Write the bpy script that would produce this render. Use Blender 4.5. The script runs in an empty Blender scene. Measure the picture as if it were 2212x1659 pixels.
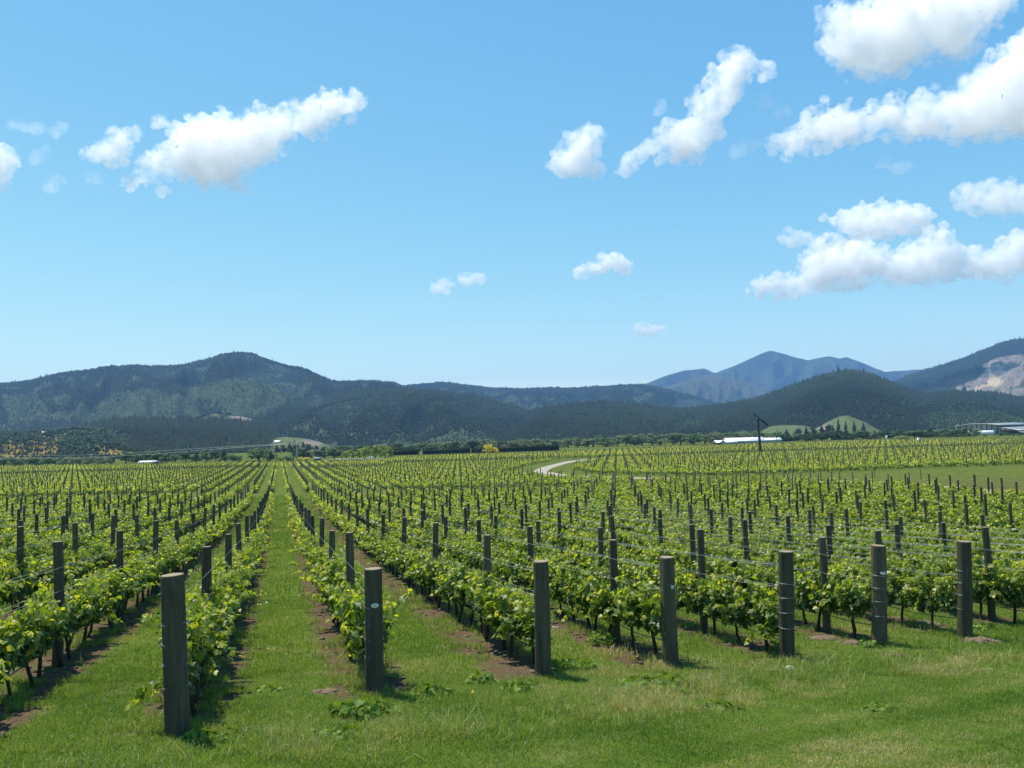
import bpy, math, random
import numpy as np
from mathutils import Matrix, Vector

SC = bpy.context.scene
COL = SC.collection
RNG = np.random.default_rng(7)
random.seed(7)

# ------------------------------------------------------------------ camera
F_PX, CX, CY = 1700.0, 1106.0, 829.5        # focal length and centre on a 2212 x 1659 frame
PITCH, ROLL = math.atan(110.5 / 1700.0), math.atan(0.030)
CAM = np.array([0.0, 0.0, 3.3])
_f = np.array([0, math.cos(PITCH), math.sin(PITCH)])
_r0 = np.array([1.0, 0, 0])
_u0 = np.array([0, -math.sin(PITCH), math.cos(PITCH)])
_r = math.cos(ROLL) * _r0 - math.sin(ROLL) * _u0
_u = math.sin(ROLL) * _r0 + math.cos(ROLL) * _u0
cd = bpy.data.cameras.new('camera')
cd.sensor_width = 36.0
cd.lens = 36.0 * F_PX / 2212.0
cd.clip_start, cd.clip_end = 0.1, 40000
co = bpy.data.objects.new('camera', cd)
COL.objects.link(co)
M = Matrix.Identity(4)
for k in range(3):
    M[k][0], M[k][1], M[k][2], M[k][3] = _r[k], _u[k], -_f[k], CAM[k]
co.matrix_world = M
SC.camera = co

# ------------------------------------------------------------------ sky, sun, exposure
SUN_EL, SUN_AZ = math.radians(67), math.radians(-48)      # azimuth measured from +Y towards +X
w = bpy.data.worlds.new('World')
SC.world = w
w.use_nodes = True
nt = w.node_tree
sky = nt.nodes.new('ShaderNodeTexSky')
sky.sky_type = 'NISHITA'
sky.sun_disc = False
sky.sun_elevation = SUN_EL
sky.sun_rotation = SUN_AZ
sky.altitude = 0
sky.air_density = 0.6
sky.dust_density = 0.0
sky.ozone_density = 3.0
bg = nt.nodes['Background']
bg.inputs['Strength'].default_value = 0.1
# the camera's response to the bright blue: a gentle power curve per channel
sep = nt.nodes.new('ShaderNodeSeparateColor')
cmb = nt.nodes.new('ShaderNodeCombineColor')
nt.links.new(sky.outputs['Color'], sep.inputs[0])
for ch, (ref, tgt, pw) in enumerate(((0.093, 0.133, 1.34), (0.166, 0.368, 0.82), (0.342, 0.63, 0.32))):
    p_ = nt.nodes.new('ShaderNodeMath'); p_.operation = 'POWER'
    m_ = nt.nodes.new('ShaderNodeMath'); m_.operation = 'MULTIPLY'
    nt.links.new(sep.outputs[ch], p_.inputs[0]); p_.inputs[1].default_value = pw
    nt.links.new(p_.outputs[0], m_.inputs[0]); m_.inputs[1].default_value = 10 * tgt / (10 * ref) ** pw
    nt.links.new(m_.outputs[0], cmb.inputs[ch])
nt.links.new(cmb.outputs[0], bg.inputs['Color'])
sl = bpy.data.lights.new('sun', 'SUN')
sl.energy = 5.0
sl.angle = math.radians(0.53)
sl.color = (1.0, 0.92, 0.76)
so = bpy.data.objects.new('sun', sl)
COL.objects.link(so)
SUN_DIR = Vector((math.cos(SUN_EL) * math.sin(SUN_AZ), math.cos(SUN_EL) * math.cos(SUN_AZ), math.sin(SUN_EL)))
so.rotation_euler = SUN_DIR.to_track_quat('Z', 'Y').to_euler()
so.location = (-40, 40, 120)
vs = SC.view_settings
vs.view_transform, vs.look, vs.gamma, vs.use_curve_mapping = 'Standard', 'None', 1, False
vs.exposure = 0.45
SC.render.engine = 'CYCLES'
cy = SC.cycles
cy.max_bounces, cy.diffuse_bounces, cy.glossy_bounces = 32, 2, 2
cy.transmission_bounces, cy.transparent_max_bounces, cy.volume_bounces = 4, 8, 32
cy.use_denoising = True
cy.caustics_reflective = cy.caustics_refractive = False


# ------------------------------------------------------------------ helpers
def ray(px, py):
    """direction through a point of the 2212 x 1659 frame, scaled so that its Y is 1"""
    d = _f + (px - CX) / F_PX * _r - (py - CY) / F_PX * _u
    return d / d[1]


def at(px, py, Y):
    return CAM + ray(px, py) * Y


def project(P):
    """frame coordinates (and depth) of world points P (n,3)"""
    v = np.asarray(P, float) - CAM
    z = v @ _f
    z = np.where(np.abs(z) < 1e-6, 1e-6, z)
    return CX + F_PX * (v @ _r) / z, CY - F_PX * (v @ _u) / z, z


def tag(o, label, cat=None, group=None, kind=None):
    o['label'] = label
    if cat: o['category'] = cat
    if group: o['group'] = group
    if kind: o['kind'] = kind
    return o


def mesh_np(name, V, F, mat=None, smooth=False, attrs=None, mat_idx=None):
    """mesh from arrays; F is (n,3) or (n,4), or a list of such arrays"""
    V = np.ascontiguousarray(V, dtype=np.float32)
    Fs = F if isinstance(F, (list, tuple)) else [F]
    Fs = [np.asarray(f, dtype=np.int32) for f in Fs if len(f)]
    me = bpy.data.meshes.new(name)
    me.vertices.add(len(V))
    me.vertices.foreach_set('co', V.ravel())
    nl = sum(f.size for f in Fs)
    npoly = sum(len(f) for f in Fs)
    me.loops.add(nl)
    me.polygons.add(npoly)
    me.loops.foreach_set('vertex_index', np.concatenate([f.ravel() for f in Fs]))
    sizes = np.concatenate([np.full(len(f), f.shape[1], np.int32) for f in Fs])
    starts = np.concatenate([[0], np.cumsum(sizes)[:-1]]).astype(np.int32)
    me.polygons.foreach_set('loop_start', starts)
    me.polygons.foreach_set('loop_total', sizes)
    if smooth:
        me.polygons.foreach_set('use_smooth', np.ones(npoly, bool))
    mats = mat if isinstance(mat, (list, tuple)) else ([mat] if mat else [])
    for m in mats:
        me.materials.append(m)
    if mat_idx is not None:
        me.polygons.foreach_set('material_index', np.asarray(mat_idx, np.int32))
    me.update(calc_edges=True)
    for k, a in (attrs or {}).items():
        a = np.asarray(a, np.float32)
        if a.ndim == 1:
            at_ = me.attributes.new(k, 'FLOAT', 'POINT')
            at_.data.foreach_set('value', a)
        else:
            at_ = me.attributes.new(k, 'FLOAT_COLOR', 'POINT')
            if a.shape[1] == 3:
                a = np.concatenate([a, np.ones((len(a), 1), np.float32)], 1)
            at_.data.foreach_set('color', a.ravel())
    return me


def link(name, me, parent=None, loc=None):
    o = bpy.data.objects.new(name, me)
    COL.objects.link(o)
    if parent is not None: o.parent = parent
    if loc is not None: o.location = loc
    return o


def empty(name, loc=(0, 0, 0), rz=0):
    o = bpy.data.objects.new(name, None)
    o.location = loc
    o.rotation_euler = (0, 0, rz)
    o.empty_display_size = 0.3
    COL.objects.link(o)
    return o


def vnoise(P, seed=0):
    """value noise of points P (n,3) in 0..1"""
    P = np.asarray(P, float)
    I = np.floor(P).astype(np.int64)
    f = P - I
    f = f * f * (3 - 2 * f)
    def h(ix, iy, iz):
        n = (ix * 374761393 + iy * 668265263 + iz * 2147483647 + seed * 974711) & 0xffffffff
        n = ((n ^ (n >> 13)) * 1274126177) & 0xffffffff
        return ((n ^ (n >> 16)) & 0xffff) / 65535.0
    out = 0
    for a in (0, 1):
        for b in (0, 1):
            for c in (0, 1):
                wgt = (f[:, 0] if a else 1 - f[:, 0]) * (f[:, 1] if b else 1 - f[:, 1]) * (f[:, 2] if c else 1 - f[:, 2])
                out = out + wgt * h(I[:, 0] + a, I[:, 1] + b, I[:, 2] + c)
    return out


def fbm(P, oct=4, seed=0):
    P = np.asarray(P, float)
    s, a, t = 0, 0.5, 0
    for k in range(oct):
        s = s + a * vnoise(P * (2 ** k) + k * 17.3, seed + k)
        t += a
        a *= 0.5
    return s / t


def in_poly(px, py, poly):
    px, py = np.asarray(px, float), np.asarray(py, float)
    inside = np.zeros(px.shape, bool)
    n = len(poly)
    for k in range(n):
        x0, y0 = poly[k]
        x1, y1 = poly[(k + 1) % n]
        c = ((y0 > py) != (y1 > py)) & (px < (x1 - x0) * (py - y0) / ((y1 - y0) or 1e-9) + x0)
        inside ^= c
    return inside


def poly_dist(px, py, poly):
    d = np.full(np.shape(px), 1e9)
    n = len(poly)
    for k in range(n):
        a = np.array(poly[k], float)
        b = np.array(poly[(k + 1) % n], float)
        ab = b - a
        t = np.clip(((px - a[0]) * ab[0] + (py - a[1]) * ab[1]) / (ab @ ab + 1e-9), 0, 1)
        d = np.minimum(d, np.hypot(px - a[0] - t * ab[0], py - a[1] - t * ab[1]))
    return d


# ------------------------------------------------------------------ material helpers
class NT:
    def __init__(s, name):
        s.m = bpy.data.materials.new(name)
        s.m.use_nodes = True
        s.t = s.m.node_tree
        s.b = s.t.nodes['Principled BSDF']
        s.out = s.t.nodes['Material Output']
    def n(s, typ, **kw):
        nd = s.t.nodes.new(typ)
        for k, v in kw.items(): setattr(nd, k, v)
        return nd
    def l(s, a, b): s.t.links.new(a, b)
    def val(s, sock, v):
        if hasattr(v, 'is_output'): s.l(v, sock)
        else: sock.default_value = v
    def coord(s, kind='Object'):
        return s.n('ShaderNodeTexCoord').outputs[kind]
    def noise(s, scale, detail=4, rough=0.55, vec=None, out='Fac'):
        nd = s.n('ShaderNodeTexNoise')
        nd.inputs['Scale'].default_value = scale
        nd.inputs['Detail'].default_value = detail
        nd.inputs['Roughness'].default_value = rough
        s.l(vec if vec is not None else s.coord(), nd.inputs['Vector'])
        return nd.outputs[out]
    def ramp(s, fac, stops, interp='LINEAR'):
        nd = s.n('ShaderNodeValToRGB')
        nd.color_ramp.interpolation = interp
        el = nd.color_ramp.elements
        while len(el) < len(stops): el.new(0.5)
        for e, (p, c) in zip(el, stops):
            e.position = p
            e.color = (*c, 1) if len(c) == 3 else c
        s.l(fac, nd.inputs['Fac'])
        return nd.outputs['Color']
    def mix(s, fac, a, b, blend='MIX'):
        nd = s.n('ShaderNodeMix', data_type='RGBA', blend_type=blend)
        s.val(nd.inputs['Factor'], fac)
        for sock, v in ((nd.inputs[6], a), (nd.inputs[7], b)):
            if hasattr(v, 'is_output'): s.l(v, sock)
            else: sock.default_value = (*v, 1) if len(v) == 3 else v
        return nd.outputs[2]
    def math(s, op, a, b=0.0, c=None, clamp=False):
        nd = s.n('ShaderNodeMath', operation=op, use_clamp=clamp)
        s.val(nd.inputs[0], a); s.val(nd.inputs[1], b)
        if c is not None: s.val(nd.inputs[2], c)
        return nd.outputs[0]
    def smooth(s, v, lo, hi, a=0.0, b=1.0):
        nd = s.n('ShaderNodeMapRange', interpolation_type='SMOOTHSTEP')
        s.val(nd.inputs['Value'], v)
        for k, x in (('From Min', lo), ('From Max', hi), ('To Min', a), ('To Max', b)): nd.inputs[k].default_value = x
        return nd.outputs['Result']
    def attr(s, name, out='Color'):
        nd = s.n('ShaderNodeAttribute')
        nd.attribute_name = name
        return nd.outputs[out]
    def bump(s, h, strength=0.3, dist=0.02):
        nd = s.n('ShaderNodeBump')
        nd.inputs['Strength'].default_value = strength
        nd.inputs['Distance'].default_value = dist
        s.l(h, nd.inputs['Height'])
        s.l(nd.outputs['Normal'], s.b.inputs['Normal'])
    def col(s, v, rough=None, spec=None, metal=None):
        if hasattr(v, 'is_output'): s.l(v, s.b.inputs['Base Color'])
        else: s.b.inputs['Base Color'].default_value = (*v, 1)
        if rough is not None: s.val(s.b.inputs['Roughness'], rough)
        if spec is not None: s.b.inputs['Specular IOR Level'].default_value = spec
        if metal is not None: s.b.inputs['Metallic'].default_value = metal
        return s.m


def leaf_mat(name, color_fn, rough=0.45, spec=0.5, trans=0.35, tcol=(1.1, 1.2, 0.45)):
    """a thin leaf: glossy front, light shining through"""
    k = NT(name)
    c = color_fn(k)
    k.col(c, rough, spec)
    tr = k.n('ShaderNodeBsdfTranslucent')
    k.l(k.mix(1.0, c, tcol, 'MULTIPLY'), tr.inputs['Color'])
    mx = k.n('ShaderNodeMixShader')
    mx.inputs[0].default_value = trans
    k.l(k.b.outputs[0], mx.inputs[1])
    k.l(tr.outputs[0], mx.inputs[2])
    k.l(mx.outputs[0], k.out.inputs['Surface'])
    return k.m
HAZE_COL, HAZE_DENS = (0.25, 0.52, 0.98, 1), 1.2e-4
# ------------------------------------------------------------------ the lie of the land
RD = np.array([-0.2852, 0.9585])            # direction of the vine rows
PD = np.array([0.9585, 0.2852])             # across the rows
ROW_S, BAY, U0 = 2.41, 5.40, -1.15
PLAIN = -4.7


def gz(x, y):
    x, y = np.asarray(x, float), np.asarray(y, float)
    q = np.maximum(x * RD[0] + y * RD[1], 0)
    u = x * PD[0] + y * PD[1]
    D = 8.0 - 4.7 * np.exp(-(q - 9.7) / 57.0) + 0.055 * np.clip(u + 1.13, -25, 30) * np.exp(-(q - 9.7) / 90.0)
    return 3.3 - D


def gpt(px, py):
    """where the line of sight through a frame point meets the ground"""
    d = ray(px, py)
    Y = np.linspace(5, 1500, 60000)
    k = np.argmax(CAM[2] + d[2] * Y < gz(d[0] * Y, Y))
    if k == 0: k = len(Y) - 1
    return np.array([d[0] * Y[k], Y[k], float(gz(d[0] * Y[k], Y[k]))])


def uq(x, y):
    return x * PD[0] + y * PD[1], x * RD[0] + y * RD[1]


def xy(u, q):
    return u * PD[0] + q * RD[0], u * PD[1] + q * RD[1]


def headland_q(u):
    return 9.93 + 0.203 * u


def end_y(x):
    """far edge of the near block"""
    return np.interp(x, [-80, -5, 8, 15, 36, 42, 48, 62], [96, 101, 101, 115, 113, 84, 75, 62])


# the gravel road behind the near block, traced on the ground
ROAD_PX = [(2330,1080),(2109,1061),(1980,1050),(1834,1041),(1600,1037),(1400,1034),(1246,1030),(1195,1025),(1166,1019),(1180,1011),(1212,1002),(1240,996),(1268,993),(1296,990.5),(1330,989)]
_rp = np.array([gpt(*p)[:2] for p in ROAD_PX])
def smooth_line(P, n):
    P = np.asarray(P, float)
    t = np.r_[0, np.cumsum(np.linalg.norm(np.diff(P, axis=0), axis=1))]
    tt = np.linspace(0, t[-1], n)
    Q = np.stack([np.interp(tt, t, P[:, k]) for k in range(P.shape[1])], 1)
    for _ in range(6):
        Q[1:-1] = (Q[:-2] + 2 * Q[1:-1] + Q[2:]) / 4
    return Q
ROAD = smooth_line(_rp, 160)


def road_dist(x, y):
    P = np.stack([np.ravel(x), np.ravel(y)], 1)
    out = np.full(len(P), 1e9)
    near = (P[:, 1] > 60) & (P[:, 1] < 320) & (P[:, 0] > -20)
    if near.any():
        d = np.min(np.hypot(P[near, None, 0] - ROAD[None, :, 0], P[near, None, 1] - ROAD[None, :, 1]), 1)
        out[near] = d
    return out.reshape(np.shape(x))


def geo_axis(lo, hi, fine, start, grow):
    out, v, st = [0.0], 0.0, fine
    while v < hi:
        if v > start: st *= grow
        v += st
        out.append(v)
    pos = np.array(out)
    neg, v, st = [], 0.0, fine
    while v > lo:
        if -v > start: st *= grow
        v -= st
        neg.append(v)
    return np.r_[np.array(neg)[::-1], pos]


gx = geo_axis(-7600, 7600, 0.35, 14, 1.07)
gy = geo_axis(-300, 7600, 0.35, 30, 1.055)
GX, GY = np.meshgrid(gx, gy)
GZ = gz(GX, GY)
_near = np.exp(-np.hypot(GX, GY) / 60)
GZ = GZ + (fbm(np.c_[GX.ravel() / 1.3, GY.ravel() / 1.3, np.zeros(GX.size)], 3, 3).reshape(GX.shape) - 0.5) * 0.10 * _near
nx, ny = len(gx), len(gy)
idx = np.arange(nx * ny).reshape(ny, nx)
gF = np.stack([idx[:-1, :-1], idx[:-1, 1:], idx[1:, 1:], idx[1:, :-1]], -1).reshape(-1, 4)

k = NT('vineyard_ground')
pos = k.coord('Object')
sepn = k.n('ShaderNodeSeparateXYZ'); k.l(pos, sepn.inputs[0])
X_, Y_ = sepn.outputs[0], sepn.outputs[1]
uu = k.math('ADD', k.math('MULTIPLY', X_, float(PD[0])), k.math('MULTIPLY', Y_, float(PD[1])))
qq = k.math('ADD', k.math('MULTIPLY', X_, float(RD[0])), k.math('MULTIPLY', Y_, float(RD[1])))
wob = k.noise(1.4, 4, 0.6)
cell = k.math('FRACT', k.math('ADD', k.math('DIVIDE', k.math('SUBTRACT', uu, U0), ROW_S), 100.5))
dist = k.math('MULTIPLY', k.math('ABSOLUTE', k.math('SUBTRACT', cell, 0.5)), ROW_S)
dist = k.math('ADD', dist, k.math('MULTIPLY', k.math('SUBTRACT', wob, 0.5), 0.55))
soil = k.smooth(dist, 0.46, 0.74, 1.0, 0.0)
inb = k.smooth(k.math('SUBTRACT', qq, k.math('MULTIPLY_ADD', uu, 0.203, 9.93)), 0.3, 1.4)
farfade = k.smooth(Y_, 90, 112, 1.0, 0.35)
soil = k.math('MULTIPLY', k.math('MULTIPLY', soil, inb), farfade)
grn = k.ramp(k.noise(0.55, 6, 0.65), [(0.30, (0.070, 0.108, 0.017)), (0.52, (0.100, 0.150, 0.022)), (0.72, (0.150, 0.180, 0.042))])
grn = k.mix(k.smooth(k.noise(7.0, 3, 0.6), 0.35, 0.7, 0.0, 0.6), grn, (0.055, 0.090, 0.020))
dry = k.smooth(k.noise(0.9, 5, 0.6), 0.50, 0.68, 0.0, 0.7)
grn = k.mix(dry, grn, (0.24, 0.21, 0.095))
drt = k.ramp(k.noise(9.0, 8, 0.75), [(0.25, (0.050, 0.035, 0.023)), (0.55, (0.115, 0.082, 0.053)), (0.8, (0.21, 0.16, 0.108))])
weedy = k.smooth(k.noise(2.3, 4, 0.6), 0.50, 0.66, 0.0, 0.7)
drt = k.mix(weedy, drt, (0.075, 0.115, 0.03))
grn = k.mix(k.smooth(k.noise(55.0, 3, 0.7), 0.38, 0.62, 0.0, 0.6), grn, (0.060, 0.100, 0.020))
k.col(k.mix(soil, grn, drt), 1.0, 0.0)
k.bump(k.noise(16.0, 6, 0.7), 0.6, 0.05)
ground = link('ground', mesh_np('ground', np.stack([GX, GY, GZ], -1).reshape(-1, 3), gF, k.m, smooth=True))
tag(ground, 'gently sloping grassy ground of the vineyard and the flat valley floor', 'ground', kind='structure')

# road ribbon
k = NT('pale_gravel')
k.col(k.ramp(k.noise(1.6, 6, 0.7), [(0.3, (0.24, 0.22, 0.18)), (0.7, (0.40, 0.375, 0.32))]), 0.95, 0.1)
GRAVEL = k.m
def ribbon(name, P, width, mat, lift=0.03):
    P = np.asarray(P)
    t = np.gradient(P, axis=0)
    t /= np.linalg.norm(t, axis=1)[:, None] + 1e-9
    nrm = np.c_[-t[:, 1], t[:, 0]]
    rows = []
    for s in np.linspace(-0.5, 0.5, 5):
        q = P + nrm * (width * s)[:, None]
        rows.append(np.c_[q, gz(q[:, 0], q[:, 1]) + lift + 0.05 * (0.25 - s * s)])
    V = np.stack(rows, 1)
    n = len(P)
    I = np.arange(n * 5).reshape(n, 5)
    Fq = np.stack([I[:-1, :-1], I[:-1, 1:], I[1:, 1:], I[1:, :-1]], -1).reshape(-1, 4)
    return link(name, mesh_np(name, V.reshape(-1, 3), Fq, mat, smooth=True))
rw = 3.1 + 0.8 * (fbm(np.c_[np.arange(160) / 9.0, np.zeros(160), np.zeros(160)], 2, 5) - 0.5)
tag(ribbon('gravel_road', ROAD, rw, GRAVEL, 0.06), 'pale gravel farm road curving behind the near vineyard block', 'road', kind='structure')
_a, _b = gpt(744, 993.5), gpt(842, 993.0)
drv = smooth_line([_a[:2] + [-6, 6], _a[:2], (_a[:2] + _b[:2]) / 2 + [0, 1], _b[:2]], 40)
tag(ribbon('driveway', drv, np.full(40, 7.0), GRAVEL, 0.35), 'pale gravel driveway under the young light green trees', 'driveway', kind='structure')
# ------------------------------------------------------------------ hills and the woods on them
k = NT('hill_cover')
c = k.attr('col')
v = k.ramp(k.noise(0.05, 5, 0.7), [(0.3, (0.6, 0.6, 0.6)), (0.7, (1.25, 1.25, 1.25))])
k.col(k.mix(1.0, c, v, 'MULTIPLY'), 0.95, 0.1)
k.bump(k.noise(0.06, 5, 0.7), 0.5, 8.0)
HILL = k.m
k = NT('wood_foliage')
k.col(k.mix(1.0, k.attr('col'), k.ramp(k.noise(0.9, 3, 0.7), [(0.3, (0.6, 0.6, 0.6)), (0.7, (1.3, 1.3, 1.3))]), 'MULTIPLY'), 0.9, 0.1)
WOOD = k.m

FLOOR, BARE, GRASS, SCRUB, GORSE, TRACK = (0.015, 0.024, 0.012), (0.20, 0.17, 0.145), (0.095, 0.120, 0.048), (0.046, 0.066, 0.030), (0.22, 0.155, 0.03), (0.42, 0.33, 0.22)


def smooth_poly(crest, step):
    c = np.array(crest, float)
    x = np.arange(c[0, 0], c[-1, 0] + step, step)
    y = np.interp(x, c[:, 0], c[:, 1])
    yy = np.r_[[y[0]] * 2, y, [y[-1]] * 2]
    return x, (yy[:-4] + 2 * yy[1:-3] + 3 * yy[2:-2] + 2 * yy[3:-1] + yy[4:]) / 9


def hill(name, label, crest, Yc, Yf, seed, spur=0.25, spur_n=7.0, pw=1.05, patches=(), trees=0, tree_h=6.3, conifer=0.6, rows=44, step=4, rough=0.0, wood_label=None, base=FLOOR, bald=0.36, tone=1.0, round_mix=None):
    rng = np.random.default_rng(seed)
    x, y = smooth_poly(crest, step)
    y = y + (fbm(np.c_[x / 22.0, np.full(len(x), seed), np.zeros(len(x))], 3, seed) - 0.5) * rough
    if trees: y = y + 0.8 * tree_h * F_PX / Yc
    D = np.array([ray(a, b) for a, b in zip(x, y)])
    zc = CAM[2] + D[:, 2] * Yc
    n = len(x)
    # the hill's flank falls towards the viewer in spurs and gullies, its far side falls behind the crest
    s = np.r_[np.linspace(0, 1, rows), 1.06, 1.2, 1.45]
    S = np.repeat(s[:, None], n, 1)
    Yv = Yf + (Yc - Yf) * S
    H = np.maximum(zc - PLAIN, 0.0)[None, :]
    wx = D[None, :, 0] * Yv
    nz = fbm(np.c_[wx.ravel() / (0.09 * Yc), Yv.ravel() / (0.16 * Yc), np.full(wx.size, seed)], 4, seed).reshape(wx.shape)
    ridge = 1 - np.abs(2 * fbm(np.c_[(wx / Yv * spur_n * 2.2 + (nz - 0.5) * 2.2).ravel(), (S * 1.3).ravel(), np.full(wx.size, seed + .5)], 3, seed + 9).reshape(wx.shape) - 1)
    prof = np.clip(S, 0, 1) ** pw + spur * (ridge - 0.72) * np.sin(np.pi * np.clip(S, 0, 1)) ** 0.8
    prof = np.where(S > 1, 1 - (S - 1) * 1.3, prof)
    prof = np.clip(prof, 0, None)
    Zv = PLAIN - 1.5 + (H + 1.5) * prof
    # never above the line of sight to the crest
    lim = CAM[2] + D[None, :, 2] * Yv - 0.004 * (1 - np.clip(S, 0, 1)) * Yv
    Zv = np.where(S < 1, np.minimum(Zv, np.maximum(lim, PLAIN - 1.5)), Zv)
    V = np.stack([wx, Yv, Zv], -1)
    m = len(s)
    I = np.arange(m * n).reshape(m, n)
    Fq = np.stack([I[:-1, :-1], I[:-1, 1:], I[1:, 1:], I[1:, :-1]], -1).reshape(-1, 4)
    P = V.reshape(-1, 3)
    fx, fy, _ = project(P)
    sc = fbm(P / (0.035 * Yc), 4, seed + 3)
    col = np.array(base)[None] * np.ones((len(P), 1)) * tone
    col = np.where((sc > 0.56)[:, None], np.array(SCRUB) * tone, col)
    for poly, c_ in patches:
        j = (fbm(np.c_[fx / 9, fy / 9, np.full(len(fx), 1.0)], 3, 8) - 0.5) * 14
        mk = in_poly(fx + j, fy + j * 0.5, poly)
        col[mk] = np.array(c_)
        if c_ is BARE:
            bn = fbm(P[mk] / 55.0, 4, seed + 5)
            col[mk] = np.where((bn > .60)[:, None], np.array(SCRUB) * 1.3, np.array(BARE) * (0.55 + 0.9 * bn)[:, None])
    o = link(name, mesh_np(name, P, Fq, HILL, smooth=True, attrs={'col': col}))
    tag(o, label, 'hill', kind='structure')
    if trees:
        T = trees
        a = rng.uniform(0, n - 1.001, T)
        b = 1 - np.abs(1 - rng.power(1.3, T)) 
        b = np.where(rng.random(T) < 0.18, rng.uniform(0.96, 1.03, T), b) * (rows - 1)
        b = np.clip(b, 0, m - 1.01)
        ia, ib = a.astype(int), b.astype(int)
        fa, fb = a - ia, b - ib
        def lerp(A):
            return ((A[ib, ia].T * (1 - fa) + A[ib, ia + 1].T * fa) * (1 - fb) + (A[ib + 1, ia].T * (1 - fa) + A[ib + 1, ia + 1].T * fa) * fb).T
        Q = lerp(V)
        fx, fy, _ = project(Q)
        dens = fbm(Q / (0.035 * Yc), 4, seed + 3)
        keep = (dens < 1 - bald) | (rng.random(T) < 0.35)
        keep &= Q[:, 2] > PLAIN - 0.9
        scrubby = np.zeros(T, bool); gor = np.zeros(T, bool)
        for poly, c_ in patches:
            mk = in_poly(fx, fy, poly)
            if c_ in (BARE, GRASS, TRACK): keep &= ~mk | (rng.random(T) < 0.012)
            if c_ is GORSE:
                gor |= mk & (rng.random(T) < 0.75)
            if c_ is SCRUB: scrubby |= mk & (rng.random(T) < 0.8)
        Q, dens, gor, scrubby = Q[keep], dens[keep], gor[keep], scrubby[keep]
        T = len(Q)
        clump = fbm(Q / (0.06 * Yc), 3, seed + 21)
        con = (clump + rng.normal(0, 0.08, T)) < (0.28 + 0.45 * conifer)
        h = tree_h * np.exp(rng.normal(0, 0.22, T)) * np.where(con, 1.0, 0.72) * np.where(gor, 0.26, np.where(scrubby, 0.5, 1)) * (Q[:, 1] / Yc)
        con &= ~(gor | scrubby)
        h = h * np.where((Q[:, 1] > .965 * Yc), rng.uniform(0.9, 1.55, T), 1)
        wood(name, Q, h, con, gor, scrubby, seed, wood_label or ('dark wood covering the ' + label.split(',')[0]), tone)
    return o


def wood(name, Q, h, con, gor, scrubby, seed, label, tone=1.0):
    rng = np.random.default_rng(seed + 100)
    T = len(Q)
    # conifers: a ragged six sided spire; others: a lumpy crown
    ang = np.arange(6) * np.pi / 3
    Vs, Fs, Cs, off = [], [], [], 0
    base_c = np.where(con[:, None], np.array([[0.013, 0.022, 0.013]]), np.array([[0.026, 0.041, 0.016]]))
    base_c = base_c * np.exp(rng.normal(0, 0.22, (T, 1))) * (1 + rng.normal(0, 0.08, (T, 3)))
    yel = rng.random(T) < 0.08
    base_c[yel & ~con] *= np.array([1.6, 1.35, 0.8])
    base_c[gor] = np.where(rng.random((gor.sum(), 1)) < .5, np.array(GORSE) * np.exp(rng.normal(0, 0.4, (gor.sum(), 1))), np.array([0.04, 0.055, 0.022]))
    base_c[scrubby] = np.array([0.050, 0.075, 0.030]) * np.exp(rng.normal(0, 0.25, (scrubby.sum(), 1)))
    base_c *= tone * (0.35 + 1.5 * fbm(Q / 210.0, 4, seed + 40))[:, None]
    ci = np.where(con)[0]
    if len(ci):
        hh = h[ci]
        r = hh * rng.uniform(0.16, 0.27, len(ci))
        rot = rng.uniform(0, 6.28, len(ci))
        A = ang[None] + rot[:, None]
        rr = r[:, None] * rng.uniform(0.75, 1.25, (len(ci), 6))
        ring = np.stack([Q[ci, None, 0] + rr * np.cos(A), Q[ci, None, 1] + rr * np.sin(A), Q[ci, None, 2] + hh[:, None] * rng.uniform(0.02, 0.22, (len(ci), 6))], -1)
        tip = Q[ci] + np.c_[rng.normal(0, .03, (len(ci), 2)) * hh[:, None], hh]
        V = np.concatenate([ring, tip[:, None]], 1)
        kk = np.arange(6)
        F6 = np.stack([kk, (kk + 1) % 6, np.full(6, 6)], 1)
        Fs.append((np.arange(len(ci))[:, None, None] * 7 + F6[None]).reshape(-1, 3) + off)
        Vs.append(V.reshape(-1, 3)); Cs.append(np.repeat(base_c[ci], 7, 0)); off += 7 * len(ci)
    ri = np.where(~con)[0]
    if len(ri):
        hh = h[ri]
        w_ = hh * rng.uniform(0.34, 0.62, len(ri))
        kk = np.arange(5) * 2 * np.pi / 5
        lay = []
        for zf, rf in ((0.12, 0.75), (0.62, 0.95)):
            A = kk[None] + rng.uniform(0, 6.28, (len(ri), 1))
            rr = w_[:, None] * rf * rng.uniform(0.7, 1.2, (len(ri), 5))
            lay.append(np.stack([Q[ri, None, 0] + rr * np.cos(A), Q[ri, None, 1] + rr * np.sin(A), Q[ri, None, 2] + hh[:, None] * (zf + rng.uniform(-.1, .1, (len(ri), 5)))], -1))
        tip = Q[ri] + np.c_[rng.normal(0, .08, (len(ri), 2)) * hh[:, None], hh]
        V = np.concatenate(lay + [tip[:, None]], 1)
        f = []
        for j in range(5):
            a_, b_ = j, (j + 1) % 5
            f += [(a_, b_, 5 + b_), (a_, 5 + b_, 5 + a_), (5 + a_, 5 + b_, 10)]
        Fs.append((np.arange(len(ri))[:, None, None] * 11 + np.array(f)[None]).reshape(-1, 3) + off)
        Vs.append(V.reshape(-1, 3)); Cs.append(np.repeat(base_c[ri], 11, 0)); off += 11 * len(ri)
    o = link('wood', mesh_np('wood', np.concatenate(Vs), np.concatenate(Fs), WOOD, attrs={'col': np.concatenate(Cs)}))
    tag(o, label, 'wood', kind='stuff')
    return o


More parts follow.
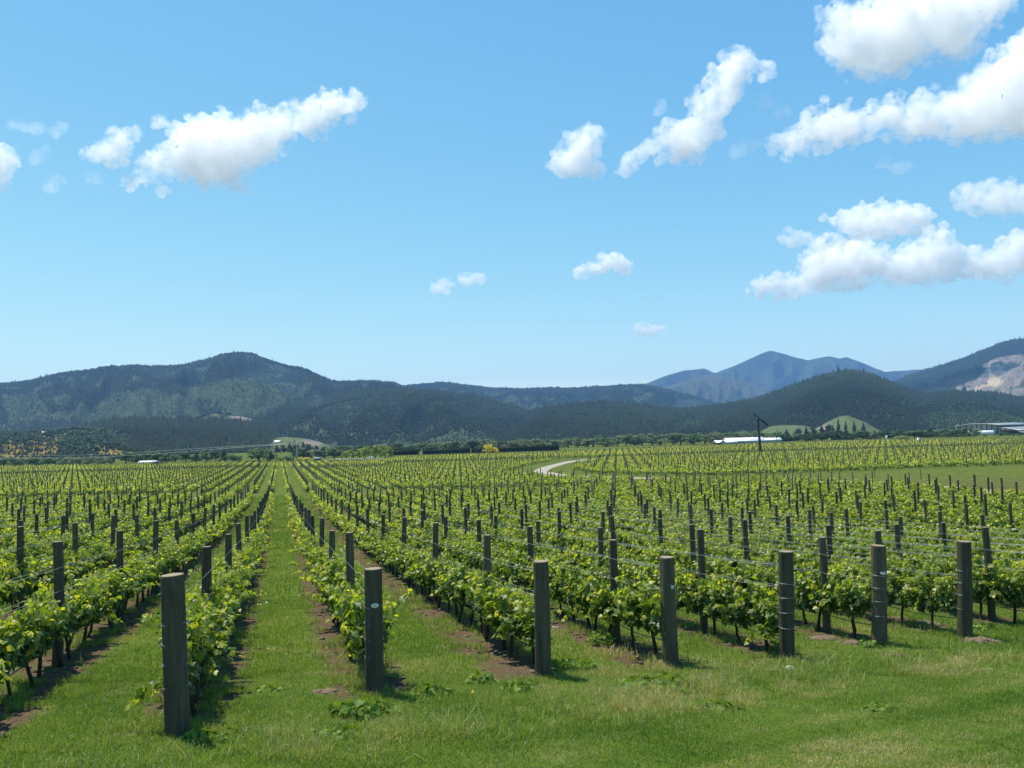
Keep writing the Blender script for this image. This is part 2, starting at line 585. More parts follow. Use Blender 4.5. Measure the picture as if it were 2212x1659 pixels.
hill('mountain', 'faint blue range farthest away, between the ridge and the mountains',
     [(-120,840),(-60,815),(-20,820),(14,831),(40,850),(120,900)], 7000, 6200, 31, rows=20, trees=0, base=(0.03, 0.035, 0.035))
hill('mountain', 'faint blue low range behind the wooded ridge',
     [(1180,850),(1262,838),(1300,834),(1340,830),(1380,831),(1430,822),(1500,840),(1560,870)], 7000, 6200, 32, rows=20, trees=0, base=(0.03, 0.035, 0.035))
hill('mountain', 'blue mountain range with several peaks far off at right',
     [(1360,852),(1400,827),(1440,811),(1480,800),(1522,796),(1545,806),(1600,785),(1640,765),(1662,757),(1690,763),(1722,773),(1745,779),(1765,774),(1792,769),(1815,776),(1826,770),(1850,779),(1880,791),(1912,803),(1945,801),(1965,799),(1990,799),(2030,812),(2080,826),(2160,850),(2260,880)],
     5600, 4950, 33, spur=0.85, spur_n=17, pw=1.15, rows=50, step=3, trees=0, base=(0.040, 0.046, 0.046), rough=3)
hill('mountain', 'nearer blue shoulder in front of the mountain range',
     [(1340,870),(1400,846),(1450,832),(1480,822),(1520,809),(1560,813),(1600,821),(1650,836),(1690,848),(1760,858),(1860,870),(1960,885)],
     4600, 3700, 34, spur=0.8, spur_n=20, rows=40, step=3, trees=0, base=(0.066, 0.070, 0.044), rough=3)
hill('hill', 'large wooded hill with a rounded summit at left, tallest of the left hills',
     [(-200,850),(-120,838),(-60,832),(0,829),(60,823),(100,813),(130,806),(180,801),(220,794),(290,787),(330,790),(360,790),(400,787),(440,775),(480,765),(515,759),(545,763),(580,776),(620,789),(660,797),(700,815),(720,824),(760,825),(800,821),(830,826),(850,824),(868,834),(905,846),(960,862),(1040,890),(1120,930)],
     2600, 1250, 11, spur=0.7, spur_n=8, trees=88000, tree_h=5.9, conifer=0.5, rough=4, bald=0.34,
     patches=[([(200,880),(240,850),(330,840),(420,880),(460,915),(360,920),(280,910)], SCRUB), ([(460,830),(560,800),(640,860),(560,900),(480,900)], SCRUB), ([(0,850),(80,850),(110,900),(20,920)], SCRUB), ([(600,900),(690,850),(720,880),(660,915)], SCRUB)],
     wood_label='mixed dark wood on the large rounded hill at left')
hill('hill', 'long wooded ridge across the middle, along the skyline',
     [(760,850),(820,838),(880,833),(920,829),(960,826),(1000,832),(1060,838),(1120,840),(1180,838),(1260,837),(1330,833),(1382,830),(1420,836),(1460,846),(1510,858),(1545,868),(1600,880),(1700,900)],
     3300, 1900, 12, spur=0.6, spur_n=12, trees=52000, tree_h=6.8, conifer=0.45, rough=3, bald=0.42,
     patches=[([(1440,880),(1500,862),(1560,885),(1560,905),(1480,900)], SCRUB)], wood_label='wood on the long ridge along the middle skyline')
hill('hill', 'steep hill at the right edge with a brown felled slope',
     [(1830,880),(1880,845),(1925,826),(1980,806),(2050,785),(2110,763),(2150,746),(2190,733),(2215,732),(2260,726),(2330,740),(2420,770)],
     3000, 1700, 13, spur=0.34, spur_n=11, trees=52000, tree_h=6.8, conifer=0.9, rough=2,
     patches=[([(2085,850),(2060,838),(2110,818),(2130,800),(2120,788),(2150,772),(2190,768),(2240,765),(2330,780),(2330,870),(2200,865),(2150,852)], BARE),
              ([(2133,782),(2143,785),(2140,800),(2148,812),(2162,820),(2140,835),(2112,848),(2104,843),(2132,826),(2134,812),(2128,798)], TRACK),
              ([(2140,818),(2170,822),(2160,832),(2130,838)], TRACK)], wood_label='dark pines on the steep hill at the right edge')
hill('hill', 'dark wooded spur running down to the middle of the valley',
     [(500,905),(545,890),(600,876),(660,866),(720,856),(770,846),(830,842),(880,842),(930,845),(1000,852),(1050,862),(1110,876),(1160,893),(1210,915),(1260,940)],
     1750, 920, 14, spur=0.6, spur_n=9, trees=52000, tree_h=5.9, conifer=0.8, rough=4, bald=0.3,
     patches=[([(690,880),(760,868),(790,895),(740,905)], SCRUB)], wood_label='dark conifer wood on the middle spur')
hill('hill', 'dark forested dome with a long low shoulder, nearest of the right hills',
     [(1040,945),(1090,915),(1120,897),(1180,882),(1240,875),(1290,870),(1340,872),(1400,880),(1470,888),(1540,880),(1600,871),(1650,859),(1700,840),(1750,820),(1800,807),(1840,803),(1880,810),(1930,830),(1970,847),(2000,853),(2060,848),(2110,849),(2150,851),(2212,862),(2300,880),(2400,900)],
     1500, 790, 15, spur=0.55, spur_n=8, trees=92000, tree_h=5.9, conifer=0.92, rough=3, bald=0.22,
     patches=[([(1990,900),(2060,875),(2120,880),(2212,905),(2212,925),(2010,925)], SCRUB), ([(1105,905),(1125,898),(1128,925),(1110,925)], GRASS), ([(1440,920),(1500,905),(1530,925)], SCRUB)],
     wood_label='dense dark pine forest on the dome and shoulder at right')
hill('hill', 'low knoll with brown felled ground in front of the left hill',
     [(330,925),(380,912),(420,903),(460,889),(500,893),(540,898),(562,908),(600,922),(640,945)],
     1350, 900, 16, spur=0.12, trees=5200, tree_h=4.1, conifer=0.2, bald=0.5, rough=2, rows=26,
     patches=[([(478,915),(488,900),(520,894),(555,902),(570,915),(560,922),(500,920)], BARE), ([(380,905),(450,885),(490,895),(470,920),(380,925)], SCRUB), ([(440,896),(458,886),(480,891),(470,897)], GORSE)],
     wood_label='low scrub with gorse on the knoll at left')
hill('hill', 'flat topped pine plantation rise at left, below the big hill',
     [(120,950),(170,928),(210,916),(250,910),(300,907),(380,910),(480,911),(560,918),(590,930),(620,950),(650,970)],
     1080, 640, 17, spur=0.1, trees=18000, tree_h=6.4, conifer=1.4, rough=2, rows=26, bald=0.0, wood_label='dark even pine plantation at left')
hill('hill', 'low gorse covered hill at the left edge with yellow flowers',
     [(-140,935),(-60,930),(0,934),(60,934),(110,930),(150,922),(190,923),(230,930),(290,945),(350,960),(420,975),(500,988)],
     860, 520, 18, spur=0.22, trees=17500, tree_h=3.8, conifer=0.35, rough=2, rows=26, bald=0.3,
     patches=[([(0,945),(60,940),(100,960),(90,995),(0,990)], GORSE), ([(90,935),(150,925),(120,985),(90,985)], GORSE), ([(110,930),(150,918),(200,928),(190,936)], GORSE), ([(200,960),(260,965),(300,985),(200,985)], GORSE), ([(120,940),(230,940),(230,960),(130,975)], SCRUB)],
     wood_label='trees and yellow gorse on the low hill at the left edge')
hill('hill', 'small pale grass hill with bare patches right of the plantation',
     [(540,960),(585,942),(610,936),(650,938),(690,946),(715,957),(740,972)],
     820, 600, 19, spur=0.06, trees=420, tree_h=4.7, conifer=0.8, rows=22, rough=1, base=GRASS, bald=0.0,
     patches=[([(560,990),(560,930),(760,930),(760,990)], GRASS), ([(600,938),(625,935),(640,940),(612,944)], BARE), ([(652,950),(680,945),(700,950),(690,962),(660,962)], BARE)],
     wood_label='dark trees at the foot of the small pale grass hill')
hill('hill', 'smooth green paddock hill left of the grassy knob at right',
     [(1590,952),(1640,934),(1665,920),(1700,918),(1735,919),(1770,926),(1810,940)],
     760, 560, 20, spur=0.05, trees=0, rows=20, base=GRASS, rough=0.5, patches=[([(1500,1000),(1500,880),(1900,880),(1900,1000)], GRASS)])
hill('hill', 'steep grassy knob in front of the dark dome',
     [(1730,940),(1765,925),(1785,912),(1808,902),(1828,897),(1845,903),(1868,911),(1885,921),(1910,935),(1930,948)],
     740, 570, 21, spur=0.06, trees=0, rows=22, base=GRASS, rough=1,
     patches=[([(1500,1000),(1500,880),(2000,880),(2000,1000)], GRASS), ([(1765,925),(1785,914),(1800,915),(1775,932)], BARE)])
# ------------------------------------------------------------------ materials of the vineyard
def tint_col(k):
    """mature green to young yellow-green by the leaf's own tint"""
    return k.ramp(k.attr('tint', 'Fac'), [(0.0, (0.042, 0.095, 0.016)), (0.36, (0.128, 0.205, 0.026)), (0.68, (0.27, 0.33, 0.040)), (1.0, (0.50, 0.48, 0.075))])
LEAF = leaf_mat('vine_leaf', tint_col, rough=0.47, spec=0.62, trans=0.50, tcol=(1.6, 1.6, 0.35))

k = NT('vine_bark')
k.col(k.ramp(k.noise(30, 5, 0.7), [(0.3, (0.020, 0.014, 0.010)), (0.7, (0.085, 0.058, 0.040))]), 0.95, 0.1)
k.bump(k.noise(60, 4, 0.7), 0.6, 0.01)
BARK = k.m


def wood_post_mat(name, dark, light):
    k = NT(name)
    c = k.coord('Object')
    mp = k.n('ShaderNodeMapping'); mp.inputs['Scale'].default_value = (14, 14, 0.9)
    k.l(c, mp.inputs['Vector'])
    inf = k.n('ShaderNodeObjectInfo')
    add = k.n('ShaderNodeVectorMath', operation='ADD')
    k.l(mp.outputs[0], add.inputs[0]); k.l(k.math('MULTIPLY', inf.outputs['Random'], 90.0), add.inputs[1])
    n1 = k.noise(1.0, 5, 0.7, vec=add.outputs[0])
    col = k.ramp(n1, [(0.28, dark), (0.72, light)])
    n2 = k.noise(1.7, 4, 0.6, vec=add.outputs[0])
    col = k.mix(k.smooth(n2, 0.5, 0.72, 0.0, 0.6), col, (0.095, 0.115, 0.065))       # a green bloom of algae
    col = k.mix(1.0, col, k.ramp(inf.outputs['Random'], [(0, (0.75, 0.78, 0.75)), (1, (1.2, 1.15, 1.1))]), 'MULTIPLY')
    k.col(col, 0.9, 0.15)
    k.bump(n1, 0.55, 0.012)
    return k.m
POST_MAT = wood_post_mat('weathered_post_wood', (0.044, 0.042, 0.030), (0.125, 0.110, 0.078))
k = NT('sawn_end_grain')
d_ = k.n('ShaderNodeVectorMath', operation='LENGTH')
sp_ = k.n('ShaderNodeSeparateXYZ'); k.l(k.coord(), sp_.inputs[0])
rr_ = k.math('SQRT', k.math('ADD', k.math('MULTIPLY', sp_.outputs[0], sp_.outputs[0]), k.math('MULTIPLY', sp_.outputs[1], sp_.outputs[1])))
rg_ = k.math('SINE', k.math('MULTIPLY', k.math('ADD', rr_, k.math('MULTIPLY', k.noise(9, 2, 0.5), 0.02)), 420.0))
k.col(k.mix(k.math('MULTIPLY_ADD', rg_, 0.3, 0.5), (0.20, 0.165, 0.11), (0.33, 0.28, 0.20)), 0.9, 0.15)
ENDGRAIN = k.m
k = NT('galvanised_wire'); WIRE = k.col((0.34, 0.37, 0.37), 0.45, 0.4, 0.6)
k = NT('drip_hose_plastic'); HOSE = k.col((0.055, 0.095, 0.105), 0.32, 0.6)
k = NT('white_plastic_tag'); TAG = k.col((0.72, 0.76, 0.74), 0.5, 0.4)
k = NT('black_print'); INK = k.col((0.03, 0.04, 0.04), 0.6, 0.3)


# ------------------------------------------------------------------ builders
def tube(P, r, sides=5, cap=True, closed=False):
    """a bent round bar along the points P with radius r (number or one per point)"""
    P = np.asarray(P, float)
    n = len(P)
    r = np.broadcast_to(np.asarray(r, float), (n,))
    T = np.gradient(P, axis=0)
    T /= np.linalg.norm(T, axis=1)[:, None] + 1e-12
    ref = np.where(np.abs(T[:, 2:3]) > 0.9, np.array([[1.0, 0, 0]]), np.array([[0, 0, 1.0]]))
    A = np.cross(T, ref); A /= np.linalg.norm(A, axis=1)[:, None] + 1e-12
    B = np.cross(A, T)
    an = np.arange(sides) * 2 * np.pi / sides
    V = P[:, None] + r[:, None, None] * (A[:, None] * np.cos(an)[None, :, None] + B[:, None] * np.sin(an)[None, :, None])
    I = np.arange(n * sides).reshape(n, sides)
    F4 = np.stack([I[:-1], np.roll(I[:-1], -1, 1), np.roll(I[1:], -1, 1), I[1:]], -1).reshape(-1, 4)
    V = V.reshape(-1, 3)
    F3 = np.zeros((0, 3), int)
    if cap:
        V = np.concatenate([V, P[:1], P[-1:]])
        a, b = n * sides, n * sides + 1
        kk = np.arange(sides)
        F3 = np.concatenate([np.stack([(kk + 1) % sides, kk, np.full(sides, a)], 1), np.stack([I[-1], np.roll(I[-1], -1), np.full(sides, b)], 1)])
    return V, F4, F3


class Bag:
    """collects pieces of one part, then makes one mesh of them"""
    def __init__(s): s.V, s.F3, s.F4, s.M3, s.M4, s.n, s.A = [], [], [], [], [], 0, []
    def add(s, V, F4=(), F3=(), m=0, a=0.0):
        V = np.asarray(V, float)
        s.V.append(V)
        s.A.append(np.broadcast_to(np.asarray(a, float), (len(V),)))
        if len(F3): s.F3.append(np.asarray(F3) + s.n); s.M3.append(np.full(len(F3), m))
        if len(F4): s.F4.append(np.asarray(F4) + s.n); s.M4.append(np.full(len(F4), m))
        s.n += len(V)
        return s
    def tube(s, P, r, sides=6, m=0, a=0.0): return s.add(*tube(P, r, sides), m=m, a=a)
    def box(s, c, size, m=0, rz=0.0, a=0.0):
        c, h = np.asarray(c, float), np.asarray(size, float) / 2
        v = np.array([[x, y, z] for z in (-1, 1) for x, y in ((-1, -1), (1, -1), (1, 1), (-1, 1))], float) * h
        if rz:
            cs, sn = math.cos(rz), math.sin(rz)
            v = np.c_[v[:, 0] * cs - v[:, 1] * sn, v[:, 0] * sn + v[:, 1] * cs, v[:, 2]]
        f = [[3, 2, 1, 0], [4, 5, 6, 7], [0, 1, 5, 4], [1, 2, 6, 5], [2, 3, 7, 6], [3, 0, 4, 7]]
        return s.add(v + c, f, m=m, a=a)
    def mesh(s, name, mats, smooth=False, attr=None):
        Fs = ([np.concatenate(s.F4)] if s.F4 else []) + ([np.concatenate(s.F3)] if s.F3 else [])
        Ms = np.concatenate(([np.concatenate(s.M4)] if s.M4 else []) + ([np.concatenate(s.M3)] if s.M3 else []))
        return mesh_np(name, np.concatenate(s.V), Fs, mats, smooth, {attr: np.concatenate(s.A)} if attr else None, Ms)
    def build(s, name, mats, parent=None, loc=None, smooth=False, attr=None):
        return link(name, s.mesh(name, mats, smooth, attr), parent, loc)


def round_post(r0, r1, h, seed, sides=20, split=True):
    """a round pole with slightly uneven sides, a bevelled head and a drying crack"""
    rng = np.random.default_rng(seed)
    zs = np.array([-0.25, 0.0, 0.15, 0.4, 0.7, 1.0]) * 1.0
    zs = np.r_[-0.25, np.linspace(0, h - 0.03, 9), h - 0.012, h]
    an = np.arange(sides) * 2 * np.pi / sides
    lump = 1 + 0.02 * np.sin(2 * an + rng.uniform(0, 6)) + 0.014 * np.sin(3 * an + rng.uniform(0, 6))
    if split: lump[rng.integers(sides)] *= 0.93
    V = []
    bend = rng.normal(0, 0.012, 2)
    for z in zs:
        t = max(z, 0) / h
        r = r0 + (r1 - r0) * t
        if z > h - 0.005: r *= 0.93
        off = bend * math.sin(math.pi * t)
        V.append(np.c_[off[0] + r * lump * np.cos(an), off[1] + r * lump * np.sin(an), np.full(sides, z)])
    n = len(zs)
    V = np.concatenate(V + [np.array([[0, 0, h + 0.004]])])
    I = np.arange(n * sides).reshape(n, sides)
    F4 = np.stack([I[:-1], np.roll(I[:-1], -1, 1), np.roll(I[1:], -1, 1), I[1:]], -1).reshape(-1, 4)
    F3 = np.stack([I[-1], np.roll(I[-1], -1), np.full(sides, n * sides)], 1)
    return V, F4, F3


# one vine leaf: a lobed blade folded along its midrib; local x = across, y = towards the tip, z = its face
_lob = np.array([(0.0, -0.02), (0.20, -0.12), (0.44, 0.02), (0.36, 0.22), (0.52, 0.42), (0.26, 0.52), (0.20, 0.70), (0.0, 0.98)])
LEAF9 = np.array([(0, 0.36, 0.03)] + [(x, y, 0.10 * abs(x) * 2 - 0.25 * y * y * 0.5) for x, y in _lob] + [(-x, y, 0.10 * abs(x) * 2 - 0.25 * y * y * 0.5) for x, y in _lob[1:-1][::-1]])
_n9 = len(LEAF9) - 1
F_LEAF9 = np.array([(0, 1 + i, 1 + (i + 1) % _n9) for i in range(_n9)])
LEAF4 = np.array([(0, 0, 0), (0.46, 0.42, 0.08), (0, 0.95, -0.14), (-0.46, 0.42, 0.08)])


def leaf_cloud(rng, P, size, outward, tint, shape='hi', droop=0.35, updir=0.75):
    """leaves at P (n,3), facing up and outward; returns V, F, tint per vertex"""
    n = len(P)
    N = outward * 0.75 + np.array([0, 0, updir]) + rng.normal(0, 0.50, (n, 3))
    N /= np.linalg.norm(N, axis=1)[:, None] + 1e-9
    T = outward * 0.8 + rng.normal(0, 0.6, (n, 3)) + np.array([0, 0, -droop])
    T -= N * np.sum(T * N, 1)[:, None]
    T /= np.linalg.norm(T, axis=1)[:, None] + 1e-9
    S = np.cross(T, N)
    L = LEAF9 if shape == 'hi' else LEAF4
    V = P[:, None] + size[:, None, None] * (L[None, :, 0:1] * S[:, None] + L[None, :, 1:2] * T[:, None] + L[None, :, 2:3] * N[:, None])
    F1 = F_LEAF9 if shape == 'hi' else np.array([[0, 1, 2, 3]])
    F = (np.arange(n)[:, None, None] * len(L) + F1[None]).reshape(-1, F1.shape[1])
    return V.reshape(-1, 3), F, np.repeat(tint, len(L))


def vine_points(rng, length, shoots, per, wide=1.0):
    """node points along the shoots of one vine; row along x, z up from the ground"""
    P, O, Tn, stems = [], [], [], []
    for k in range(shoots):
        x0 = (k + rng.uniform(0.1, 0.9)) / shoots * length - length / 2
        side = rng.choice([-1, 1])
        out = abs(rng.normal(0, 0.13)) * side * wide
        ht = rng.uniform(0.36, 0.84)
        dx = rng.normal(0, 0.10)
        t = np.sort(rng.uniform(0, 1, per))
        droopy = rng.random() < 0.25
        z = 0.53 + rng.normal(0, .04) + ht * t - (0.5 * t * t if droopy else 0.10 * t * t)
        y = out * t * (1.8 if droopy else 1.2) + rng.normal(0, 0.02, per)
        x = x0 + dx * t
        stems.append(np.c_[x0 + dx * np.linspace(0, 1, 4), out * np.linspace(0, 1, 4), 0.57 + ht * np.linspace(0, 1, 4) * 0.9])
        pet = rng.uniform(0.02, 0.11, per) * (1.25 - 0.6 * t)
        a = rng.uniform(0, 2 * np.pi, per)
        od = np.c_[np.cos(a) * 0.5, np.sin(a) + np.sign(side) * 0.35, rng.normal(0.0, 0.3, per)]
        od /= np.linalg.norm(od, axis=1)[:, None]
        P.append(np.c_[x, y, z] + od * pet[:, None])
        O.append(od)
        Tn.append(np.clip(0.06 + 0.76 * t ** 1.8 + rng.normal(0, 0.22, per), 0, 1))
    return np.concatenate(P), np.concatenate(O), np.concatenate(Tn), stems


def make_vine_variant(seed):
    rng = np.random.default_rng(500 + seed)
    P, O, Tn, stems = vine_points(rng, 1.12, 22, 33, 1.35)
    size = rng.uniform(0.070, 0.150, len(P)) * (1.08 - 0.45 * Tn)
    V, F, A = leaf_cloud(rng, P, size, O, Tn)
    fol = mesh_np('foliage', V, F, LEAF, smooth=False, attrs={'tint': A})
    b = Bag()
    lean = rng.normal(0, 0.07, 2)
    zz = np.linspace(0, 1, 7)
    wob = np.cumsum(rng.normal(0, 0.013, (7, 2)), 0)
    tr = np.c_[lean[0] * (1 - zz) + wob[:, 0] * (1 - zz), lean[1] * (1 - zz) + wob[:, 1] * (1 - zz), -0.04 + 0.62 * zz]
    b.tube(tr, 0.030 * (1.15 - 0.35 * zz) * rng.uniform(0.8, 1.15), 7)
    for sgn in (-1, 1):
        xx = np.linspace(0, 0.42, 6)
        b.tube(np.c_[sgn * xx, rng.normal(0, 0.012, 6) + tr[-1, 1], 0.57 + 0.03 * np.sin(xx * 9)], np.linspace(0.014, 0.007, 6), 5)
    trunk = b.mesh('trunk', [BARK], smooth=True)
    g = Bag()
    for s_ in stems: g.tube(s_, np.linspace(0.006, 0.003, 4), 4, a=0.55)
    shoots = g.mesh('shoots', [LEAF], attr='tint')
    return fol, trunk, shoots


# ------------------------------------------------------------------ rows and end posts
ORD = 'first second third fourth fifth sixth seventh eighth ninth tenth eleventh twelfth thirteenth fourteenth fifteenth sixteenth seventeenth eighteenth nineteenth twentieth twenty-first twenty-second twenty-third twenty-fourth twenty-fifth twenty-sixth twenty-seventh twenty-eighth twenty-ninth thirtieth'.split()
def ordw(n):
    return ORD[n] if n < len(ORD) else (('thirty-' if n < 39 else 'forty-') + ORD[(n + 1) % 10 - 1])
END_WORD = ['leftmost', 'second', 'third', 'fourth', 'fifth', 'sixth', 'rightmost']
def row_words(i):
    if 0 <= i <= 6: return f'the {END_WORD[i]} end post\'s row'
    if i < 0: return f'the {ordw(-i - 1)} row left of the leftmost end post' if i < -1 else 'the row just left of the leftmost end post'
    return f'the {ordw(i - 7)} row right of the rightmost end post' if i > 7 else 'the row just right of the rightmost end post'

END_BASE = [(384, 1587), (809, 1499), (1173, 1459), (1450, 1437), (1699, 1424), (1899, 1393), (2084, 1378)]
END_TOP = [(372, 1241), (806, 1228), (1168, 1212), (1440, 1203), (1697, 1191), (1897, 1178), (2081, 1169)]
END_R = [0.137, 0.128, 0.126, 0.128, 0.128, 0.134, 0.136]
END_P = [gpt(*p) for p in END_BASE]
for p in END_P: p[2] = float(gz(p[0], p[1]))
ROW_U = {}
for i in range(7): ROW_U[i] = uq(END_P[i][0], END_P[i][1])[0]
def row_u(i):
    if i in ROW_U: return ROW_U[i]
    if i < 0: return ROW_U[0] + ROW_S * i
    return ROW_U[6] + ROW_S * (i - 6)
def row_start(i):
    if 0 <= i <= 6: return uq(END_P[i][0], END_P[i][1])[1]
    u = row_u(i)
    return headland_q(u)
print('row spacings', [round(row_u(i + 1) - row_u(i), 2) for i in range(6)], 'starts', [round(row_start(i), 2) for i in range(7)])

NUM = {1: '67', 3: '69', 5: '71'}
END_H = []
for i in range(7):
    base = END_P[i]
    lo, hi = 1.0, 3.0
    for _ in range(40):
        m_ = (lo + hi) / 2
        if project([base + [0, 0, m_]])[1][0] > END_TOP[i][1]: lo = m_
        else: hi = m_
    h = lo
    END_H.append(h)
    tp = project([base + [0, 0, h]])[0][0]
    lean = (END_TOP[i][0] - tp) / F_PX * base[1] / h
    V, F4, F3 = round_post(END_R[i] * 1.03, END_R[i] * 0.97, h, 40 + i, 28)
    b = Bag().add(V, F4).add(V[-29:], F3=F3 - (len(V) - 29), m=1)
    o = b.build('end_post', [POST_MAT, ENDGRAIN], loc=base, smooth=False)
    for pl in o.data.polygons: pl.use_smooth = pl.material_index == 0
    o.rotation_euler = (0, lean, random.uniform(-.2, .2) if i not in NUM else 0)
    wear = ['with leafy shoots beside it', 'with a white oval tag, beside the grass lane', 'without a tag, third from the left', 'with a white oval tag',
            'without a tag, standing by a pale stone', 'with a white oval tag near its right edge', 'at the far right, by a mound of earth'][i]
    tag(o, f'{END_WORD[i]} thick round wooden end post {wear}', 'post', 'end posts along the headland')
    # bands of wire tied round the post
    for zf in (0.70, 0.57, 0.44, 0.30):
        an = np.linspace(0, 2 * np.pi, 29)
        r = END_R[i] * 1.035
        ring = np.c_[r * np.cos(an), r * np.sin(an), h * zf + 0.012 * np.sin(an + i + zf * 9)]
        wv = Bag().tube(ring, 0.0036, 5)
        nub = np.array([math.cos(3.9), math.sin(3.9)]) * r
        wv.tube([[nub[0], nub[1], h * zf], [nub[0] * 1.16, nub[1] * 1.16, h * zf + 0.006], [nub[0] * 1.2, nub[1] * 1.2, h * zf - 0.03]], 0.005, 5)
        wv.build('wire_band', [WIRE], parent=o)
    if i in NUM:
        px_off = {1: 0.018, 3: 0.052, 5: 0.075}[i]
        zt = h * {1: 0.716, 3: 0.732, 5: 0.73}[i]
        a0 = math.asin(px_off / END_R[i])
        ry, rz_ = 0.050, 0.030
        n_ = 22
        gridV = []
        for rad in (0, 0.5, 1.0, 1.0):
            for t in range(n_):
                th = 2 * np.pi * t / n_
                dx, dz = ry * rad * math.cos(th), rz_ * rad * math.sin(th)
                ang = math.atan2(-base[1], -base[0]) + a0 + dx / END_R[i]
                rr = END_R[i] * 1.085 + (0.006 if not (rad == 1.0 and len(gridV) >= 3 * n_) else -0.004)
                gridV.append((rr * math.cos(ang), rr * math.sin(ang), zt + dz))
        Fq = [[a * n_ + t, a * n_ + (t + 1) % n_, (a + 1) * n_ + (t + 1) % n_, (a + 1) * n_ + t] for a in range(3) for t in range(n_)]
        tg = Bag().add(gridV, np.array(Fq)).build('number_tag', [TAG], parent=o)
        cu = bpy.data.curves.new('number', 'FONT')
        cu.body = NUM[i]
        cu.size = 0.042
        cu.align_x, cu.align_y = 'CENTER', 'CENTER'
        cu.extrude = 0.0012
        to = bpy.data.objects.new('tmp', cu)
        COL.objects.link(to)
        me = bpy.data.meshes.new_from_object(to.evaluated_get(bpy.context.evaluated_depsgraph_get()))
        bpy.data.objects.remove(to)
        vv = np.array([v.co[:] for v in me.vertices])
        ang = math.atan2(-base[1], -base[0]) + a0 + vv[:, 0] / END_R[i]
        rr = END_R[i] * 1.085 + 0.0075 + vv[:, 2]
        vv = np.c_[rr * np.cos(ang), rr * np.sin(ang), zt + vv[:, 1]]
        me.vertices.foreach_set('co', vv.astype(np.float32).ravel())
        me.materials.clear(); me.materials.append(INK)
        link('number', me, parent=tg)
print('end post heights', [round(h, 2) for h in END_H])

# ------------------------------------------------------------------ every post and vine position of the valley floor
def grid_q(i):
    q0 = row_start(i)
    first = 14.6 + {0: -0.6, 1: 0.7, 2: 0.8, 3: -0.3, -1: 0.35, -2: 1.7}.get(i, 0.5 * math.sin(i * 2.3))
    qs = [first + BAY * kk for kk in range(-3, 90)]
    return [q for q in qs if q > q0 + 1.15]


def block_of(x, y):
    """0 = no vines, 1 = near block, 2 = middle blocks, 3 = bare young block, 4 = yellow far block"""
    if y <= end_y(x): return 1
    y2 = 114 + (16 if x > 18 else 0) + 0.10 * max(x - 40, 0)
    if x > 30: y2 = max(y2, 118 + 0.22 * (x - 30))
    if y < y2: return 0
    t = x / y
    ye = np.interp(t, [-.65, -.50, -.40, -.30, -.165, -.155, .12, .29, .45, .54, .65], [360, 325, 316, 276, 271, 312, 316, 350, 345, 325, 300])
    if y > ye: return 0
    if y < min(236, ye - 62): return 2
    if y < min(262, ye - 36): return 3
    return 4
    return 0

posts, vines_pos = [], []
for i in range(-150, 190):
    u = row_u(i)
    q0 = row_start(i)
    if i < 0 or i > 6:
        posts.append((i, -1, u, q0))
    for n_, q in enumerate(grid_q(i)):
        posts.append((i, n_, u, q))
    qs = np.arange(q0 + 0.72, 430, 0.80)
    vines_pos.append(np.c_[np.full(len(qs), i), np.arange(len(qs)), np.full(len(qs), u), qs])
posts = np.array(posts, float)
vines_pos = np.concatenate(vines_pos)
def prep(A):
    x, y = xy(A[:, 2], A[:, 3])
    z = gz(x, y)
    px, py, dz = project(np.c_[x, y, z + 0.9])
    mg = np.where(y < 45, 700, 140)
    ok = (y > 3) & (dz > 1) & (px > -mg) & (px < 2212 + mg) & (py < 2300)
    blk = np.array([block_of(a, b) if o else 0 for a, b, o in zip(x, y, ok)])
    rd = road_dist(x, y)
    ok &= (blk > 0) & ((rd > 7.0) | (blk == 1))
    ok &= ~((blk == 1) & (rd < 4))
    return np.c_[A, x, y, z, px, py, dz, blk][ok]
posts, vines_pos = prep(posts), prep(vines_pos)
print('posts', len(posts), 'vines', len(vines_pos))

# ---- line posts: the nearest 293 as things of their own, the rest as one mass
inside = (posts[:, 7] > 4) & (posts[:, 7] < 2208) & (posts[:, 5 + 3] < 1640)
order = np.argsort(np.where(inside, posts[:, 9], 1e6 + posts[:, 9]))
NEARP = order[:293]
PV = []
for s_ in range(6):
    V, F4, F3 = round_post(0.083, 0.074, 1.0, 70 + s_, 12)
    PV.append((V, F4, F3))
post_meshes = []
for s_, (V, F4, F3) in enumerate(PV):
    for hh in (1.96, 2.04, 2.12):
        W = V.copy(); W[W[:, 2] > 0, 2] *= hh
        b = Bag().add(W, F4).add(W[-13:], F3=F3 - (len(W) - 13), m=1)
        me = b.mesh('line_post', [POST_MAT, ENDGRAIN])
        for pl in me.polygons: pl.use_smooth = pl.material_index == 0
        post_meshes.append(me)
near_set = set(NEARP.tolist())
for c_, j in enumerate(NEARP):
    i, n_, u, q, x, y, z = posts[j, :7]
    i, n_ = int(i), int(n_)
    o = link('line_post', post_meshes[(c_ * 7) % len(post_meshes)], loc=(x, y, z))
    o.rotation_euler = (random.gauss(0, .012), random.gauss(0, .012), random.uniform(0, 6.28))
    if n_ < 0: lab = f'weathered grey wooden post at the near end of {row_words(i)}'
    else: lab = f'weathered wooden vine post, {ordw(n_)} back in {row_words(i)}'
    tag(o, lab, 'post', 'line posts in the vine rows')
b = Bag()
rest = np.array([j for j in range(len(posts)) if j not in near_set])
R_ = posts[rest]
rngp = np.random.default_rng(5)
nR = len(R_)
an = np.arange(6) * np.pi / 3
hh = np.where(R_[:, 10] == 1, 2.0, 1.85) + rngp.normal(0, 0.05, nR)
rr = np.where(R_[:, 10] >= 2, 0.085, 0.08)
ln = rngp.normal(0, 0.02, (nR, 2))
